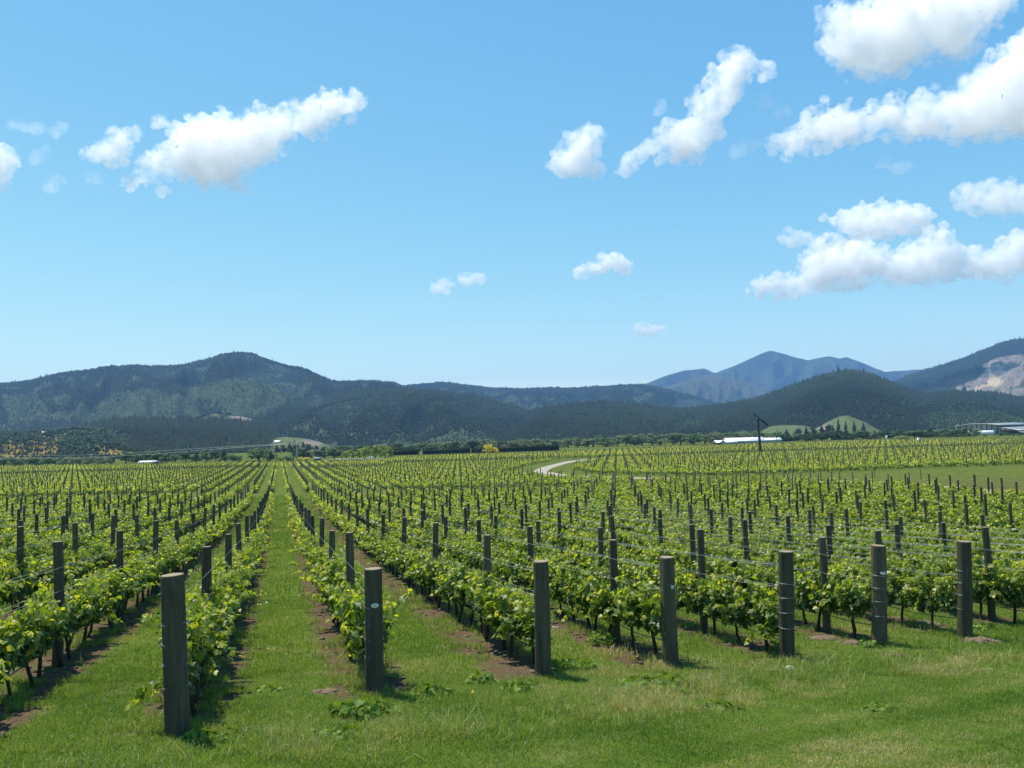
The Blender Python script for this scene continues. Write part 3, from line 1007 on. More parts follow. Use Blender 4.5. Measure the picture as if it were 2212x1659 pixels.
lo = np.stack([R_[:, None, 4] + rr[:, None] * np.cos(an), R_[:, None, 5] + rr[:, None] * np.sin(an), np.repeat(R_[:, 6:7], 6, 1)], -1)
hi = lo + np.stack([np.repeat(ln[:, :1], 6, 1), np.repeat(ln[:, 1:], 6, 1), np.repeat(hh[:, None], 6, 1)], -1)
V = np.concatenate([lo, hi], 1)
kk = np.arange(6)
f4 = np.stack([kk, (kk + 1) % 6, 6 + (kk + 1) % 6, 6 + kk], 1)
f6 = np.array([[6, 7, 8, 9], [6, 9, 10, 11]])
F4 = (np.arange(nR)[:, None, None] * 12 + np.concatenate([f4, f6])[None]).reshape(-1, 4)
tag(link('line_post', mesh_np('far_line_posts', V.reshape(-1, 3), F4, POST_MAT)), 'countless small dark vineyard posts in lines across the far blocks', 'post', kind='stuff')

# ---- vines: the 298 that show largest as things, the rest as one mass
RZ = math.atan2(RD[1], RD[0])
inside = (vines_pos[:, 7] > -20) & (vines_pos[:, 7] < 2232) & (vines_pos[:, 10] == 1)
order = np.argsort(np.where(inside, vines_pos[:, 9], 1e6 + vines_pos[:, 9]))
NEARV = order[:298]
VAR = [make_vine_variant(s_) for s_ in range(10)]
protos = []
for c_, j in enumerate(NEARV):
    i, n_, u, q, x, y, z = vines_pos[j, :7]
    i, n_ = int(i), int(n_)
    jit = random.uniform(-.06, .06)
    x, y = xy(u + random.gauss(0, .03), q + jit)
    t = empty('grapevine', (x, y, float(gz(x, y))), RZ + (math.pi if random.random() < .5 else 0))
    s_ = random.uniform(0.92, 1.10)
    t.scale = (1.0, random.uniform(.85, 1.2), s_)
    fol, trunk, shoots = VAR[random.randrange(len(VAR))]
    link('trunk', trunk, t); link('shoots', shoots, t); link('foliage', fol, t)
    tag(t, f'leafy green grapevine, {ordw(n_)} along {row_words(i)}', 'grapevine', 'grapevines along the wires')
nv = set(NEARV.tolist())
R_ = vines_pos[np.array([j for j in range(len(vines_pos)) if j not in nv])]
rngv = np.random.default_rng(9)
bag_V, bag_F, bag_A, off = [], [], [], 0
tr_V, tr_F = [], []
def add_leaves(A, per, shoots, size_lo, size_hi, ztint, zscale=1.0, wide=1.0, uniq=40, tint_add=0.0):
    """foliage for the vines listed in A, from a set of different plants"""
    global off
    lib = []
    for _ in range(uniq):
        P, O, Tn, _s = vine_points(rngv, 1.08, shoots, per, wide)
        lib.append((P, O, Tn))
    pick = rngv.integers(0, uniq, len(A))
    ca, sa = math.cos(RZ), math.sin(RZ)
    for kx in range(uniq):
        S = A[pick == kx]
        if not len(S): continue
        P, O, Tn = lib[kx]
        n = len(P)
        PP = np.repeat(P[None], len(S), 0)
        flip = np.where(rngv.random(len(S)) < .5, 1, -1)[:, None]
        vig = rngv.uniform(0.85, 1.12, (len(S), 1)) * zscale
        lx = PP[..., 0] * flip + rngv.normal(0, .05, (len(S), 1)); ly = PP[..., 1] * flip; lz = PP[..., 2] * vig
        W = np.stack([S[:, 4, None] + lx * ca - ly * sa, S[:, 5, None] + lx * sa + ly * ca, S[:, 6, None] + lz], -1).reshape(-1, 3)
        ox = O[None, :, 0] * flip; oy = O[None, :, 1] * flip
        OO = np.stack([ox * ca - oy * sa, ox * sa + oy * ca, np.repeat(O[None, :, 2], len(S), 0)], -1).reshape(-1, 3)
        tt = np.clip(np.tile(Tn, len(S)) + rngv.normal(0, .10, len(W)) + tint_add + np.repeat(rngv.normal(0, .05, len(S)), n), 0, 1)
        sz = rngv.uniform(size_lo, size_hi, len(W)) * (1.06 - 0.35 * tt)
        v, f, a = leaf_cloud(rngv, W, sz, OO, tt, 'lo')
        bag_V.append(v); bag_F.append(f + off); bag_A.append(a); off += len(v)
near1 = R_[:, 10] == 1
d_ = R_[:, 9]
A1 = R_[near1 & (d_ < 34)]; A2 = R_[near1 & (d_ >= 34) & (d_ < 62)]; A3 = R_[near1 & (d_ >= 62)]
A4 = R_[R_[:, 10] == 2]; A5 = R_[R_[:, 10] == 3]; A6 = R_[R_[:, 10] == 4]
print('vine lods', [len(a) for a in (A1, A2, A3, A4, A5, A6)])
add_leaves(A1, 25, 15, 0.10, 0.18, 0, wide=1.35)
add_leaves(A2, 16, 13, 0.13, 0.23, 0, wide=1.35, tint_add=0.03, zscale=0.92)
add_leaves(A3, 9, 12, 0.18, 0.31, 0, wide=1.35, tint_add=0.05, zscale=0.88)
add_leaves(A4, 4, 6, 0.30, 0.48, 0, tint_add=0.15, zscale=0.86, wide=1.1)
add_leaves(A5, 2, 2, 0.16, 0.26, 0, tint_add=0.05, zscale=0.8, wide=0.6)
add_leaves(A6, 3, 4, 0.45, 0.75, 0, tint_add=0.30, wide=1.3)
vine_mass = mesh_np('far_grapevines', np.concatenate(bag_V), np.concatenate(bag_F), [LEAF], attrs={'tint': np.concatenate(bag_A)})
tag(link('grapevines', vine_mass), 'yellow-green vine foliage running in rows across the rest of the vineyard', 'grapevines', kind='stuff')
# their trunks, out to where one can still see them
S = R_[near1 & (d_ < 62)]
tb = Bag()
an = np.arange(4) * np.pi / 2
lo = np.stack([S[:, None, 4] + .03 * np.cos(an) + rngv.normal(0, .05, (len(S), 1)), S[:, None, 5] + .03 * np.sin(an) + rngv.normal(0, .05, (len(S), 1)), np.repeat(S[:, 6:7] - .02, 4, 1)], -1)
hi = np.stack([S[:, None, 4] + .02 * np.cos(an), S[:, None, 5] + .02 * np.sin(an), np.repeat(S[:, 6:7] + .62, 4, 1)], -1)
kk = np.arange(4)
f4 = np.stack([kk, (kk + 1) % 4, 4 + (kk + 1) % 4, 4 + kk], 1)
tag(link('vine_trunks', mesh_np('far_vine_trunks', np.concatenate([lo, hi], 1).reshape(-1, 3), (np.arange(len(S))[:, None, None] * 8 + f4[None]).reshape(-1, 4), BARK)),
    'thin dark trunks under the foliage of the vine rows farther back', 'vine trunks', kind='stuff')

# ------------------------------------------------------------------ trellis wires and drip hoses, row by row
WIRES = [(0.58, 'grey lowest trellis wire'), (0.86, 'grey second trellis wire'), (1.24, 'grey third wire'), (1.62, 'grey top wire')]
for i in range(-9, 12):
    u, q0 = row_u(i), row_start(i)
    qs = [q0] + [q for q in grid_q(i)]
    pts = []
    for q in qs:
        x, y = xy(u, q)
        if y > end_y(x) or y > 62: break
        if y > 2.5: pts.append((x, y, float(gz(x, y))))
    if len(pts) < 2: continue
    P = np.array(pts)
    for (hgt, nm, off_) in [(h_, sd_ + n_, o_) for h_, n_ in WIRES for sd_, o_ in ((('left-side ', -.09), ('right-side ', .09)) if h_ > 1 else (('', 0.0),))]:
        rows = []
        for a, b_ in zip(P[:-1], P[1:]):
            for t in np.linspace(0, 1, 6)[:-1]:
                p = a * (1 - t) + b_ * t
                rows.append([p[0], p[1], p[2] + hgt - 0.05 * 4 * t * (1 - t) * (0.6 if hgt > 1 else 0.2)])
        rows.append([P[-1, 0], P[-1, 1], P[-1, 2] + hgt])
        rows = np.array(rows)
        rows[:, 0] += PD[0] * off_; rows[:, 1] += PD[1] * off_
        o = Bag().tube(rows, 0.0031, 4).build('trellis_wire', [WIRE])
        tag(o, f'{nm} along {row_words(i)}', 'wire', 'trellis wires')
    rows = []
    for a, b_ in zip(P[:-1], P[1:]):
        for t in np.linspace(0, 1, 9)[:-1]:
            p = a * (1 - t) + b_ * t
            gzv = float(gz(p[0], p[1]))
            rows.append([p[0], p[1], gzv + 0.36 - 0.035 * math.sin(t * math.pi) ** 2 + random.gauss(0, .006)])
    rows = np.array(rows)
    e = rows[0].copy(); e2 = e + [0, 0, -0.30]
    st = np.array([[e[0] - RD[0] * .02, e[1] - RD[1] * .02, e[2] - .34]])
    o = Bag().tube(np.concatenate([st, rows]), 0.0095, 6).build('drip_hose', [HOSE], smooth=True)
    tag(o, f'dark blue-grey drip hose hanging low along {row_words(i)}', 'hose', 'drip hoses under the vines')
# ------------------------------------------------------------------ grass, weeds, clods
def grass_col(k):
    return k.ramp(k.attr('tint', 'Fac'), [(0.0, (0.085, 0.165, 0.020)), (0.45, (0.165, 0.262, 0.040)), (0.75, (0.245, 0.305, 0.085)), (0.9, (0.36, 0.33, 0.15)), (1.0, (0.48, 0.42, 0.26))])
GRASSM = leaf_mat('grass_blade', grass_col, rough=0.5, spec=0.45, trans=0.46, tcol=(1.4, 1.4, 0.5))
WEEDM = leaf_mat('weed_leaf', lambda k: k.ramp(k.attr('tint', 'Fac'), [(0, (0.07, 0.15, 0.014)), (1, (0.20, 0.30, 0.035))]), rough=0.6, spec=0.3, trans=0.35, tcol=(1.3, 1.3, 0.5))


def soil_amount(x, y):
    """1 on the bare strips under the vines, 0 in the lanes and on the headland"""
    u, q = uq(x, y)
    cell = np.mod((u - U0) / ROW_S + 100.5, 1.0)
    d = np.abs(cell - 0.5) * ROW_S
    wob_ = fbm(np.c_[x * 1.4, y * 1.4, np.zeros(len(x))], 3, 4) - 0.5
    s_ = 1 - np.clip((d + wob_ * 0.55 - 0.46) / 0.28, 0, 1)
    return s_ * np.clip((q - headland_q(u) - 0.4) / 1.0, 0, 1) * (y < 108)


def rough_zone(x, y):
    """1 in the unmown fringe just in front of the end posts"""
    u, q = uq(x, y)
    g = q - headland_q(u)
    w_ = (fbm(np.c_[x * 0.7, y * 0.7, np.zeros(len(x))], 3, 6) - 0.5) * 1.6
    return np.exp(-((g + 0.9 + w_) / 0.85) ** 2)


def scatter(n, y0, y1, rng):
    t = rng.random(n)
    y = np.sqrt(y0 * y0 + t * (y1 * y1 - y0 * y0))
    x = rng.uniform(-0.82, 0.82, n) * y
    return x, y


def blades(x, y, h, wd, tint, rng, bend=0.5):
    n = len(x)
    z = gz(x, y)
    a = rng.uniform(0, 2 * np.pi, n)
    wx_, wy_ = np.cos(a) * wd, np.sin(a) * wd
    b = rng.uniform(0, 2 * np.pi, n)
    lean = np.abs(rng.normal(0, bend, n)) * h
    bx, by = np.cos(b) * lean, np.sin(b) * lean
    V = np.empty((n, 5, 3), np.float32)
    V[:, 0] = np.c_[x - wx_, y - wy_, z - .004]; V[:, 1] = np.c_[x + wx_, y + wy_, z - .004]
    V[:, 2] = np.c_[x + bx * .35 + wx_ * .8, y + by * .35 + wy_ * .8, z + h * .6]; V[:, 3] = np.c_[x + bx * .35 - wx_ * .8, y + by * .35 - wy_ * .8, z + h * .6]
    V[:, 4] = np.c_[x + bx, y + by, z + h * np.clip(1 - 0.3 * lean / h, 0.4, 1)]
    I = np.arange(n)[:, None] * 5
    return V.reshape(-1, 3), I + np.array([[0, 1, 2, 3]]), I + np.array([[3, 2, 4]]), np.repeat(tint, 5)


def make_grass(name, label, layers, seed):
    rng = np.random.default_rng(seed)
    Vs, F4s, F3s, As, off = [], [], [], [], 0
    for (n, y0, y1, h0, wd, kind) in layers:
        x, y = scatter(n, y0, y1, rng)
        if kind == 'lane':
            q_ = rng.uniform(40, 112, n); u_ = rng.uniform(-8.3, 6.0, n)
            x, y = xy(u_, q_)
            kind = 'turf'
        so = soil_amount(x, y); rz_ = rough_zone(x, y)
        pat = fbm(np.c_[x * 0.55, y * 0.55, np.zeros(n)], 4, 11)
        fine = fbm(np.c_[x * 2.6, y * 2.6, np.zeros(n)], 3, 12)
        u, q = uq(x, y)
        stripe = np.sin((q - headland_q(u)) * 4.2 + 3 * (pat - .5)) * (q < headland_q(u) - 1.4)
        g_ = q - headland_q(u)
        streak = fbm(np.c_[g_ * 2.2, u * 0.22, np.zeros(n)], 4, 15)
        mown = np.clip((-g_ - 0.9) / 0.8, 0, 1)
        tint = 0.36 + 0.06 * (g_ > 0) + (pat - 0.5) * 1.1 + (fine - .5) * 0.7 + rng.normal(0, 0.14, n) + mown * (0.13 + 0.85 * (streak - .5) + 0.05 * stripe) + 0.12 * rz_
        tint = tint + 0.35 * mown * (rng.random(n) < 0.35 * np.clip((streak - .46) * 6, 0, 1))
        if kind == 'turf':
            keep = (rng.random(n) > so * (0.62 + 0.6 * (fine < .56))) & (rng.random(n) < 0.05 + 1.8 * fine ** 1.3)
            h = h0 * np.exp(rng.normal(0, .35, n)) * (1 + 0.9 * rz_ + 0.7 * so) * (0.5 + 0.9 * fine) * (1 - 0.35 * mown)
            bend = 0.75
        elif kind == 'tall':
            keep = rng.random(n) < (rz_ * (0.06 + 1.1 * np.clip((fine - .47) * 6, 0, 1) * np.clip((pat - .38) * 6, 0, 1)) + 0.35 * so * (fine > .53))
            h = h0 * np.exp(rng.normal(0, .38, n)) * (0.5 + 0.8 * np.clip(rz_, 0.2, 1))
            tint = tint - 0.05 + 0.55 * (rng.random(n) < 0.13)
            bend = 0.85
        x, y, h, tint = x[keep], y[keep], h[keep], np.clip(tint[keep], 0, 1)
        v, f4, f3, a = blades(x, y, h, wd * rng.uniform(.6, 1.3, len(x)), tint, rng, bend)
        Vs.append(v); F4s.append(f4 + off); F3s.append(f3 + off); As.append(a); off += len(v)
        if kind == 'tall':
            # pale seed heads on some of the stems
            pick = (rng.random(len(x)) < 0.10) & (h > h0 * .7)
            tips = v.reshape(-1, 5, 3)[pick, 4]
            m_ = len(tips)
            for kx in range(3):
                d_ = rng.normal(0, .010, (m_, 3)); d_[:, 2] = -np.abs(d_[:, 2]) * 2 - .006 * kx
                c_ = tips + d_
                e1 = rng.normal(0, .006, (m_, 3)); e2 = np.c_[rng.normal(0, .006, (m_, 2)), np.full(m_, .020)]
                vv = np.stack([c_ - e1, c_ + e2 * .3 + e1, c_ + e2, c_ - e1 * .2 - e2 * .4], 1).reshape(-1, 3)
                Vs.append(vv); F4s.append(np.arange(m_)[:, None] * 4 + np.array([[0, 1, 2, 3]]) + off); As.append(np.full(len(vv), 0.97)); off += len(vv)
    me = mesh_np(name, np.concatenate(Vs), [np.concatenate(F4s), np.concatenate(F3s)], GRASSM, attrs={'tint': np.concatenate(As)})
    return tag(link(name, me), label, 'grass', kind='stuff')


make_grass('grass', 'short green grass of the headland and the lanes between the rows',
           [(720000, 6.2, 13, .045, .0030, 'turf'), (450000, 13, 22, .055, .0045, 'turf'), (230000, 22, 45, .070, .010, 'turf'), (160000, 45, 100, .075, .022, 'lane')], 41)
make_grass('tall_grass', 'long seeding grass left unmown around the end posts', [(190000, 6.8, 13, .12, .0030, 'tall'), (190000, 13, 24, .125, .0042, 'tall')], 42)


# broad leaved weeds
def weed(px, py, r, h, n, label, seed):
    rng = np.random.default_rng(seed)
    c = gpt(px, py)
    a = rng.uniform(0, 2 * np.pi, n)
    rr = r * np.sqrt(rng.random(n))
    P = np.c_[rr * np.cos(a), rr * np.sin(a) * .8, h * rng.random(n) * (1 - .5 * rr / r)]
    O = np.c_[np.cos(a), np.sin(a), np.full(n, .2)]
    V, F, A = leaf_cloud(rng, P, rng.uniform(.05, .13, n) * (0.6 + r), O, np.clip(rng.normal(.5, .25, n), 0, 1), 'hi', updir=0.9)
    x, y = c[0] + V[:, 0], c[1] + V[:, 1]
    V[:, 2] += gz(x, y) - float(gz(c[0], c[1]))
    t = empty('weed', c)
    lf = link('leaves', mesh_np('leaves', V, F, WEEDM, attrs={'tint': A}), t)
    b = Bag()
    for k_ in range(max(4, n // 14)):
        e = P[k_ * 7 % n]
        b.tube([[e[0] * .2, e[1] * .2, -.02], [e[0] * .6, e[1] * .6, e[2] * .6], e], [.005, .004, .003], 4, a=.5)
    b.build('stems', [WEEDM], t, attr='tint')
    tag(t, label, 'weed', 'broad-leaved weeds in the grass')
weed(785, 1548, .42, .26, 190, 'big leafy bright green weed at the foot of the second end post', 1)
weed(735, 1590, .28, .12, 60, 'low weed spreading in front of the big leafy weed', 2)
weed(1432, 1487, .62, .20, 190, 'broad patch of bright green weeds in front of the fourth end post', 3)
weed(1250, 1447, .30, .20, 70, 'leafy weed clump right of the third end post', 4)
weed(588, 1492, .22, .10, 45, 'small weed rosette in the grass lane, farther one', 5)
weed(640, 1598, .30, .12, 60, 'small weed rosette in the grass lane, nearer one', 6)
weed(1300, 1392, .30, .30, 80, 'tall dark green weed under the fourth end post\'s row', 7)
weed(1905, 1535, .22, .08, 40, 'small dark weed tuft in the mown headland at right', 8)
weed(2042, 1410, .25, .12, 45, 'pale leafed weed between the sixth and rightmost end posts', 9)
weed(430, 1600, .22, .14, 50, 'leafy weed in the shade right of the leftmost end post', 10)

for q_, (a_, b_, r_, h_, n_, nm) in enumerate([
    (930, 1500, .30, .16, 70, 'ragged weed between the second and third end posts, nearer the second'), (1040, 1475, .26, .18, 60, 'ragged weed between the second and third end posts, nearer the third'),
    (1130, 1490, .32, .15, 80, 'spreading weed in front of the third end post'), (1540, 1462, .28, .14, 60, 'spreading weed between the fourth and fifth end posts'),
    (1690, 1405, .28, .26, 80, 'dark leafy weed growing behind the fifth end post'), (1880, 1400, .20, .20, 50, 'dark weed hugging the left foot of the sixth end post'),
    (2130, 1362, .30, .18, 70, 'leafy weed right of the rightmost end post'), (500, 1590, .30, .10, 60, 'flat weed in the mouth of the grass lane'), (1560, 1530, .35, .07, 70, 'flat pale weed mat in the mown headland')]):
    weed(a_, b_, r_, h_, n_, nm, 40 + q_)

# clods and small mounds of dug earth, and the pale stone
k = NT('dug_earth')
k.col(k.ramp(k.noise(14, 5, 0.7), [(0.3, (0.085, 0.062, 0.042)), (0.7, (0.235, 0.18, 0.125))]), 0.95, 0.1)
EARTH = k.m
k = NT('pale_stone'); k.col(k.ramp(k.noise(20, 4, 0.6), [(0.3, (0.24, 0.225, 0.20)), (0.7, (0.44, 0.42, 0.39))]), 0.85, 0.2); STONE = k.m
def lump(rng, c, r, flat=.6):
    iv, if_ = ico2()
    v = iv * (1 + 0.55 * (fbm(iv * 1.7 + rng.uniform(0, 50, 3), 3, 2) - .5))[:, None] * r * rng.uniform(.7, 1.3, 3)
    v[:, 2] *= flat
    return v + c, if_
_i2 = None
def ico2():
    global _i2
    if _i2 is None:
        import bmesh
        bm = bmesh.new(); bmesh.ops.create_icosphere(bm, subdivisions=2, radius=1)
        _i2 = (np.array([v.co[:] for v in bm.verts]), np.array([[v.index for v in f.verts] for f in bm.faces])); bm.free()
    return _i2
def mound(px, py, w_, h_, n, label, seed):
    rng = np.random.default_rng(seed)
    c = gpt(px, py)
    b = Bag()
    v, f = lump(rng, np.zeros(3), 1.0, 1.0)
    w_ *= .75; h_ *= .8
    v = v * np.array([w_, w_ * .7, h_])
    v[:, 2] += 0.05 * (fbm(v * 14 + seed, 3, seed) - .5)
    b.add(v, F3=f)
    for k_ in range(n * 7):
        a, r = rng.uniform(0, 6.28), w_ * 1.35 * math.sqrt(rng.random())
        p = np.array([r * math.cos(a), r * math.sin(a) * .7, max(0, h_ * (1 - r / w_)) * .8])
        v, f = lump(rng, p, math.exp(rng.normal(-3.7, .45)))
        b.add(v, F3=f)
    o = b.build('earth_mound', [EARTH], loc=c)
    tag(o, label, 'mound of earth', 'mounds of dug earth')
mound(2118, 1386, .38, .10, 26, 'brown mound of dug earth right at the rightmost end post', 1)
mound(1935, 1418, .26, .07, 18, 'small mound of earth in front of the sixth end post', 2)
mound(1780, 1383, .42, .11, 24, 'brown mound of earth between the fifth and sixth end posts', 3)
mound(1840, 1392, .30, .08, 20, 'low earth heap just left of the sixth end post', 4)
mound(1672, 1452, .16, .05, 12, 'small reddish heap of earth left of the fifth end post', 5)
mound(700, 1498, .22, .06, 14, 'small heap of earth left of the second end post', 6)
mound(2000, 1350, .5, .09, 24, 'earth turned over under the row behind the rightmost end post', 7)
rng_ = np.random.default_rng(4)
v, f = lump(rng_, np.array([0, 0, .03]), .12, .45)
o = link('stone', mesh_np('stone', v, f, STONE, smooth=True), loc=gpt(1707, 1450))
tag(o, 'pale grey stone lying in the grass by the fifth end post', 'stone')
# scattered clods on the bare strips
xs, ys = scatter(16000, 7, 34, rng_)
kp = soil_amount(xs, ys) > .55
xs, ys = xs[kp][:3800], ys[kp][:3800]
iv, if_ = ico2()
import bmesh as _bm
b_ = _bm.new(); _bm.ops.create_icosphere(b_, subdivisions=1, radius=1)
i1v, i1f = np.array([v.co[:] for v in b_.verts]), np.array([[v.index for v in f.verts] for f in b_.faces]); b_.free()
sz = np.exp(rng_.normal(-3.9, .5, len(xs)))
V = np.c_[xs, ys, gz(xs, ys) + sz * .2][:, None] + sz[:, None, None] * i1v[None] * rng_.uniform(.6, 1.35, (len(xs), len(i1v), 1)) * np.array([1, 1, .7])
F = (np.arange(len(xs))[:, None, None] * len(i1v) + i1f[None]).reshape(-1, 3)
tag(link('clods', mesh_np('clods', V.reshape(-1, 3), F, EARTH)), 'crumbly clods of brown earth on the bare strips under the vines', 'clods', kind='stuff')
# daisies and a few yellow flowers
k = NT('white_petal'); PET = k.col((0.75, 0.75, 0.7), 0.7, 0.2)
k = NT('yellow_petal'); YPET = k.col((0.75, 0.45, 0.02), 0.7, 0.2)
fl = [(gpt(*p)[:2], 0) for p in ((395, 1432), (403, 1436), (412, 1433), (420, 1435), (428, 1437), (440, 1430), (470, 1448), (560, 1310), (575, 1306), (1200, 1360), (1185, 1370))] + [(gpt(*p)[:2], 1) for p in ((1022, 1503), (585, 1408), (1110, 1305), (1985, 1690))]
Vs, Fs, Ms, n_ = [], [], [], 0
for (p, m) in fl:
    for kx in range(5):
        q = p + rng_.normal(0, .05, 2)
        an = np.arange(7) * 2 * np.pi / 7
        r = .014
        ring = np.c_[q[0] + r * np.cos(an), q[1] + r * np.sin(an), np.full(7, 0.0) + .055 + float(gz(*q)) + rng_.normal(0, .003, 7)]
        Vs.append(np.concatenate([ring, [[q[0], q[1], .062 + float(gz(*q))]]]))
        Fs.append(np.array([(j, (j + 1) % 7, 7) for j in range(7)]) + n_); Ms.append(np.full(7, m)); n_ += 8
        if m == 1 and kx == 1: break
tag(link('flowers', mesh_np('flowers', np.concatenate(Vs), np.concatenate(Fs), [PET, YPET], mat_idx=np.concatenate(Ms))), 'tiny white daisies and yellow flowers dotted in the grass', 'flowers', kind='stuff')
# ------------------------------------------------------------------ trees, hedges, buildings and poles beyond the vines
def crown_mat(name, a, b, c):
    return leaf_mat(name, lambda k: k.ramp(k.attr('tint', 'Fac'), [(0, a), (0.55, b), (1, c)]), rough=0.6, spec=0.3, trans=0.25, tcol=(1.2, 1.25, 0.5))
CR = {
 'willow': crown_mat('willow_leaves', (0.090, 0.125, 0.060), (0.170, 0.220, 0.110), (0.28, 0.34, 0.20)),
 'dark': crown_mat('dark_tree_leaves', (0.026, 0.056, 0.022), (0.052, 0.100, 0.034), (0.10, 0.16, 0.05)),
 'mid': crown_mat('green_tree_leaves', (0.050, 0.105, 0.026), (0.090, 0.170, 0.040), (0.16, 0.25, 0.065)),
 'light': crown_mat('young_tree_leaves', (0.14, 0.20, 0.03), (0.26, 0.33, 0.05), (0.38, 0.44, 0.10)),
 'yellow': crown_mat('broom_flowers', (0.40, 0.34, 0.02), (0.75, 0.60, 0.03), (0.85, 0.70, 0.06)),
 'pine': crown_mat('pine_needles', (0.014, 0.030, 0.014), (0.026, 0.050, 0.022), (0.05, 0.08, 0.03)),
 'hedge': crown_mat('hedge_leaves', (0.012, 0.024, 0.010), (0.022, 0.042, 0.014), (0.045, 0.075, 0.022)),
}
k = NT('tree_bark'); TBARK = k.col(k.ramp(k.noise(3, 4, 0.6), [(0.3, (0.05, 0.04, 0.03)), (0.7, (0.14, 0.115, 0.09))]), 0.95, 0.1)
_tree_cache = {}


def tree_meshes(kind, shape, seed):
    """a unit tree (1 m high, 1 m wide): trunk with limbs, and a crown of leaf sprays in clumps"""
    key = (kind, shape, seed)
    if key in _tree_cache: return _tree_cache[key]
    rng = np.random.default_rng(900 + seed)
    if shape == 'round':
        n_cl, base, top = 16, 0.12, 1.0
        cl = []
        for _ in range(n_cl):
            a, r, z = rng.uniform(0, 6.28), 0.34 * math.sqrt(rng.random()), rng.uniform(0.22, 0.86)
            r *= 1.0 if z < .65 else 0.6
            cl.append((r * math.cos(a), r * math.sin(a), z, rng.uniform(.12, .22)))
    elif shape == 'bush':
        cl = [(0.36 * math.sqrt(rng.random()) * math.cos(a), 0.36 * math.sqrt(rng.random()) * math.sin(a), rng.uniform(.12, .72), rng.uniform(.14, .26)) for a in rng.uniform(0, 6.28, 16)]
    elif shape == 'open':
        cl = []
        for _ in range(15):
            a, z = rng.uniform(0, 6.28), rng.uniform(.32, .95)
            r = rng.uniform(.05, .38) * (1.15 - abs(z - .55))
            cl.append((r * math.cos(a), r * math.sin(a), z, rng.uniform(.08, .16)))
    else:                                             # spire
        cl = []
        for z in np.linspace(.1, .96, 13):
            for _ in range(3 if z < .7 else 1):
                a = rng.uniform(0, 6.28); r = (1 - z) * rng.uniform(.12, .42)
                cl.append((r * math.cos(a), r * math.sin(a), z, .05 + .13 * (1 - z)))
    P, O, T = [], [], []
    for (x, y, z, r) in cl:
        m = int(40 + 900 * r * r)
        d = rng.normal(0, 1, (m, 3)); d /= np.linalg.norm(d, axis=1)[:, None]
        rr = r * rng.uniform(.55, 1.05, m) ** .5
        p = np.array([x, y, z]) + d * rr[:, None] * np.array([1, 1, .85])
        P.append(p); O.append(d); T.append(np.clip(.45 + rng.normal(0, .16) + rng.normal(0, .16, m), 0, 1))
    P, O, T = np.concatenate(P), np.concatenate(O), np.concatenate(T)
    kx = P[:, 2] > .03
    P, O, T = P[kx], O[kx], T[kx]
    V, F, A = leaf_cloud(rng, P, rng.uniform(.045, .095, len(P)) * (0.8 if shape == 'spire' else 1), O, T, 'lo', updir=.45)
    crown = mesh_np('crown', V, F, CR[kind], attrs={'tint': A})
    b = Bag()
    zz = np.linspace(-.02, .62 if shape != 'spire' else .95, 6)
    b.tube(np.c_[rng.normal(0, .012, 6), rng.normal(0, .012, 6), zz], .030 * (1.15 - zz), 6)
    for (x, y, z, r) in cl[:7]:
        s_ = max(.1, z * .45)
        b.tube([[0, 0, s_], [x * .5, y * .5, (s_ + z) / 2], [x, y, z]], [.013, .009, .004], 4)
    trunk = b.mesh('trunk', [TBARK], smooth=True)
    _tree_cache[key] = (crown, trunk)
    return crown, trunk


_tn = 0
def tree(px, ytop, ybase, wpx, Y, kind, shape, label, name='tree', cat='tree', group=None):
    """a tree whose foot, top and width fall where the photograph has them, standing Y metres off"""
    global _tn
    _tn += 1
    if Y < 590: Y = float(np.clip(13600 / max(ybase - (955 - .03 * (px - 600)), 12), 300, 560)) + (_tn * 5) % 9
    d = ray(px, ybase)
    x = d[0] * Y
    z = float(gz(x, Y))
    dt = ray(px, ytop)
    h = CAM[2] + dt[2] * Y - z
    wd = wpx / F_PX * Y
    crown, trunk = tree_meshes(kind, shape, _tn % 3)
    t = empty(name, (x, Y, z), _tn * 1.7)
    t.scale = (wd, wd, max(h, .5))
    link('trunk', trunk, t); link('crown', crown, t)
    return tag(t, label, cat, group)


# young light-green trees by the driveway
for q, (px, yt, wp) in enumerate([(749, 976, 24), (763, 973, 22), (777, 972, 20), (789, 969, 22), (800, 967, 20), (811, 964, 22), (823, 970, 18), (833, 966, 20), (843, 967, 18)]):
    tree(px, yt - 2, 992.0, wp * 1.35, 322 + (q * 7) % 9, 'light', 'open', 'young light green tree with thin trunk in the row by the driveway' if q != 5 else 'tallest of the young light green trees by the driveway', group='young trees by the driveway')
# dark trees and bushes at the foot of the left hills
LT = [(241, 986, 1003, 18, 430, 'dark', 'round', 'dark lone tree left of the long tree belt'),
      (272, 980, 1001, 24, 440, 'dark', 'round', None), (292, 979, 1001, 24, 445, 'mid', 'round', None), (314, 978, 1000, 26, 440, 'dark', 'round', None), (336, 979, 1000, 26, 445, 'mid', 'round', None), (358, 981, 999, 24, 440, 'dark', 'round', None),
      (380, 981, 998, 22, 440, 'mid', 'round', None), (402, 978, 998, 24, 440, 'dark', 'round', None), (424, 977, 997, 24, 436, 'dark', 'spire', None), (446, 975, 997, 24, 440, 'mid', 'round', None), (466, 974, 996, 24, 440, 'dark', 'round', None), (484, 974, 996, 22, 440, 'dark', 'spire', None),
      (505, 979, 996, 30, 425, 'mid', 'bush', 'mid green bush just left of the big round tree'),
      (558, 970, 996, 62, 420, 'mid', 'round', 'big round leafy green tree at the end of the left tree belt'),
      (583, 972, 996, 30, 424, 'dark', 'round', 'dark tree against the right side of the big round tree'), (606, 985, 996, 16, 420, 'light', 'bush', 'small light green bush beside the two poles'),
      (622, 984, 996, 22, 425, 'mid', 'bush', 'rounded green shrub left of the two poles')]
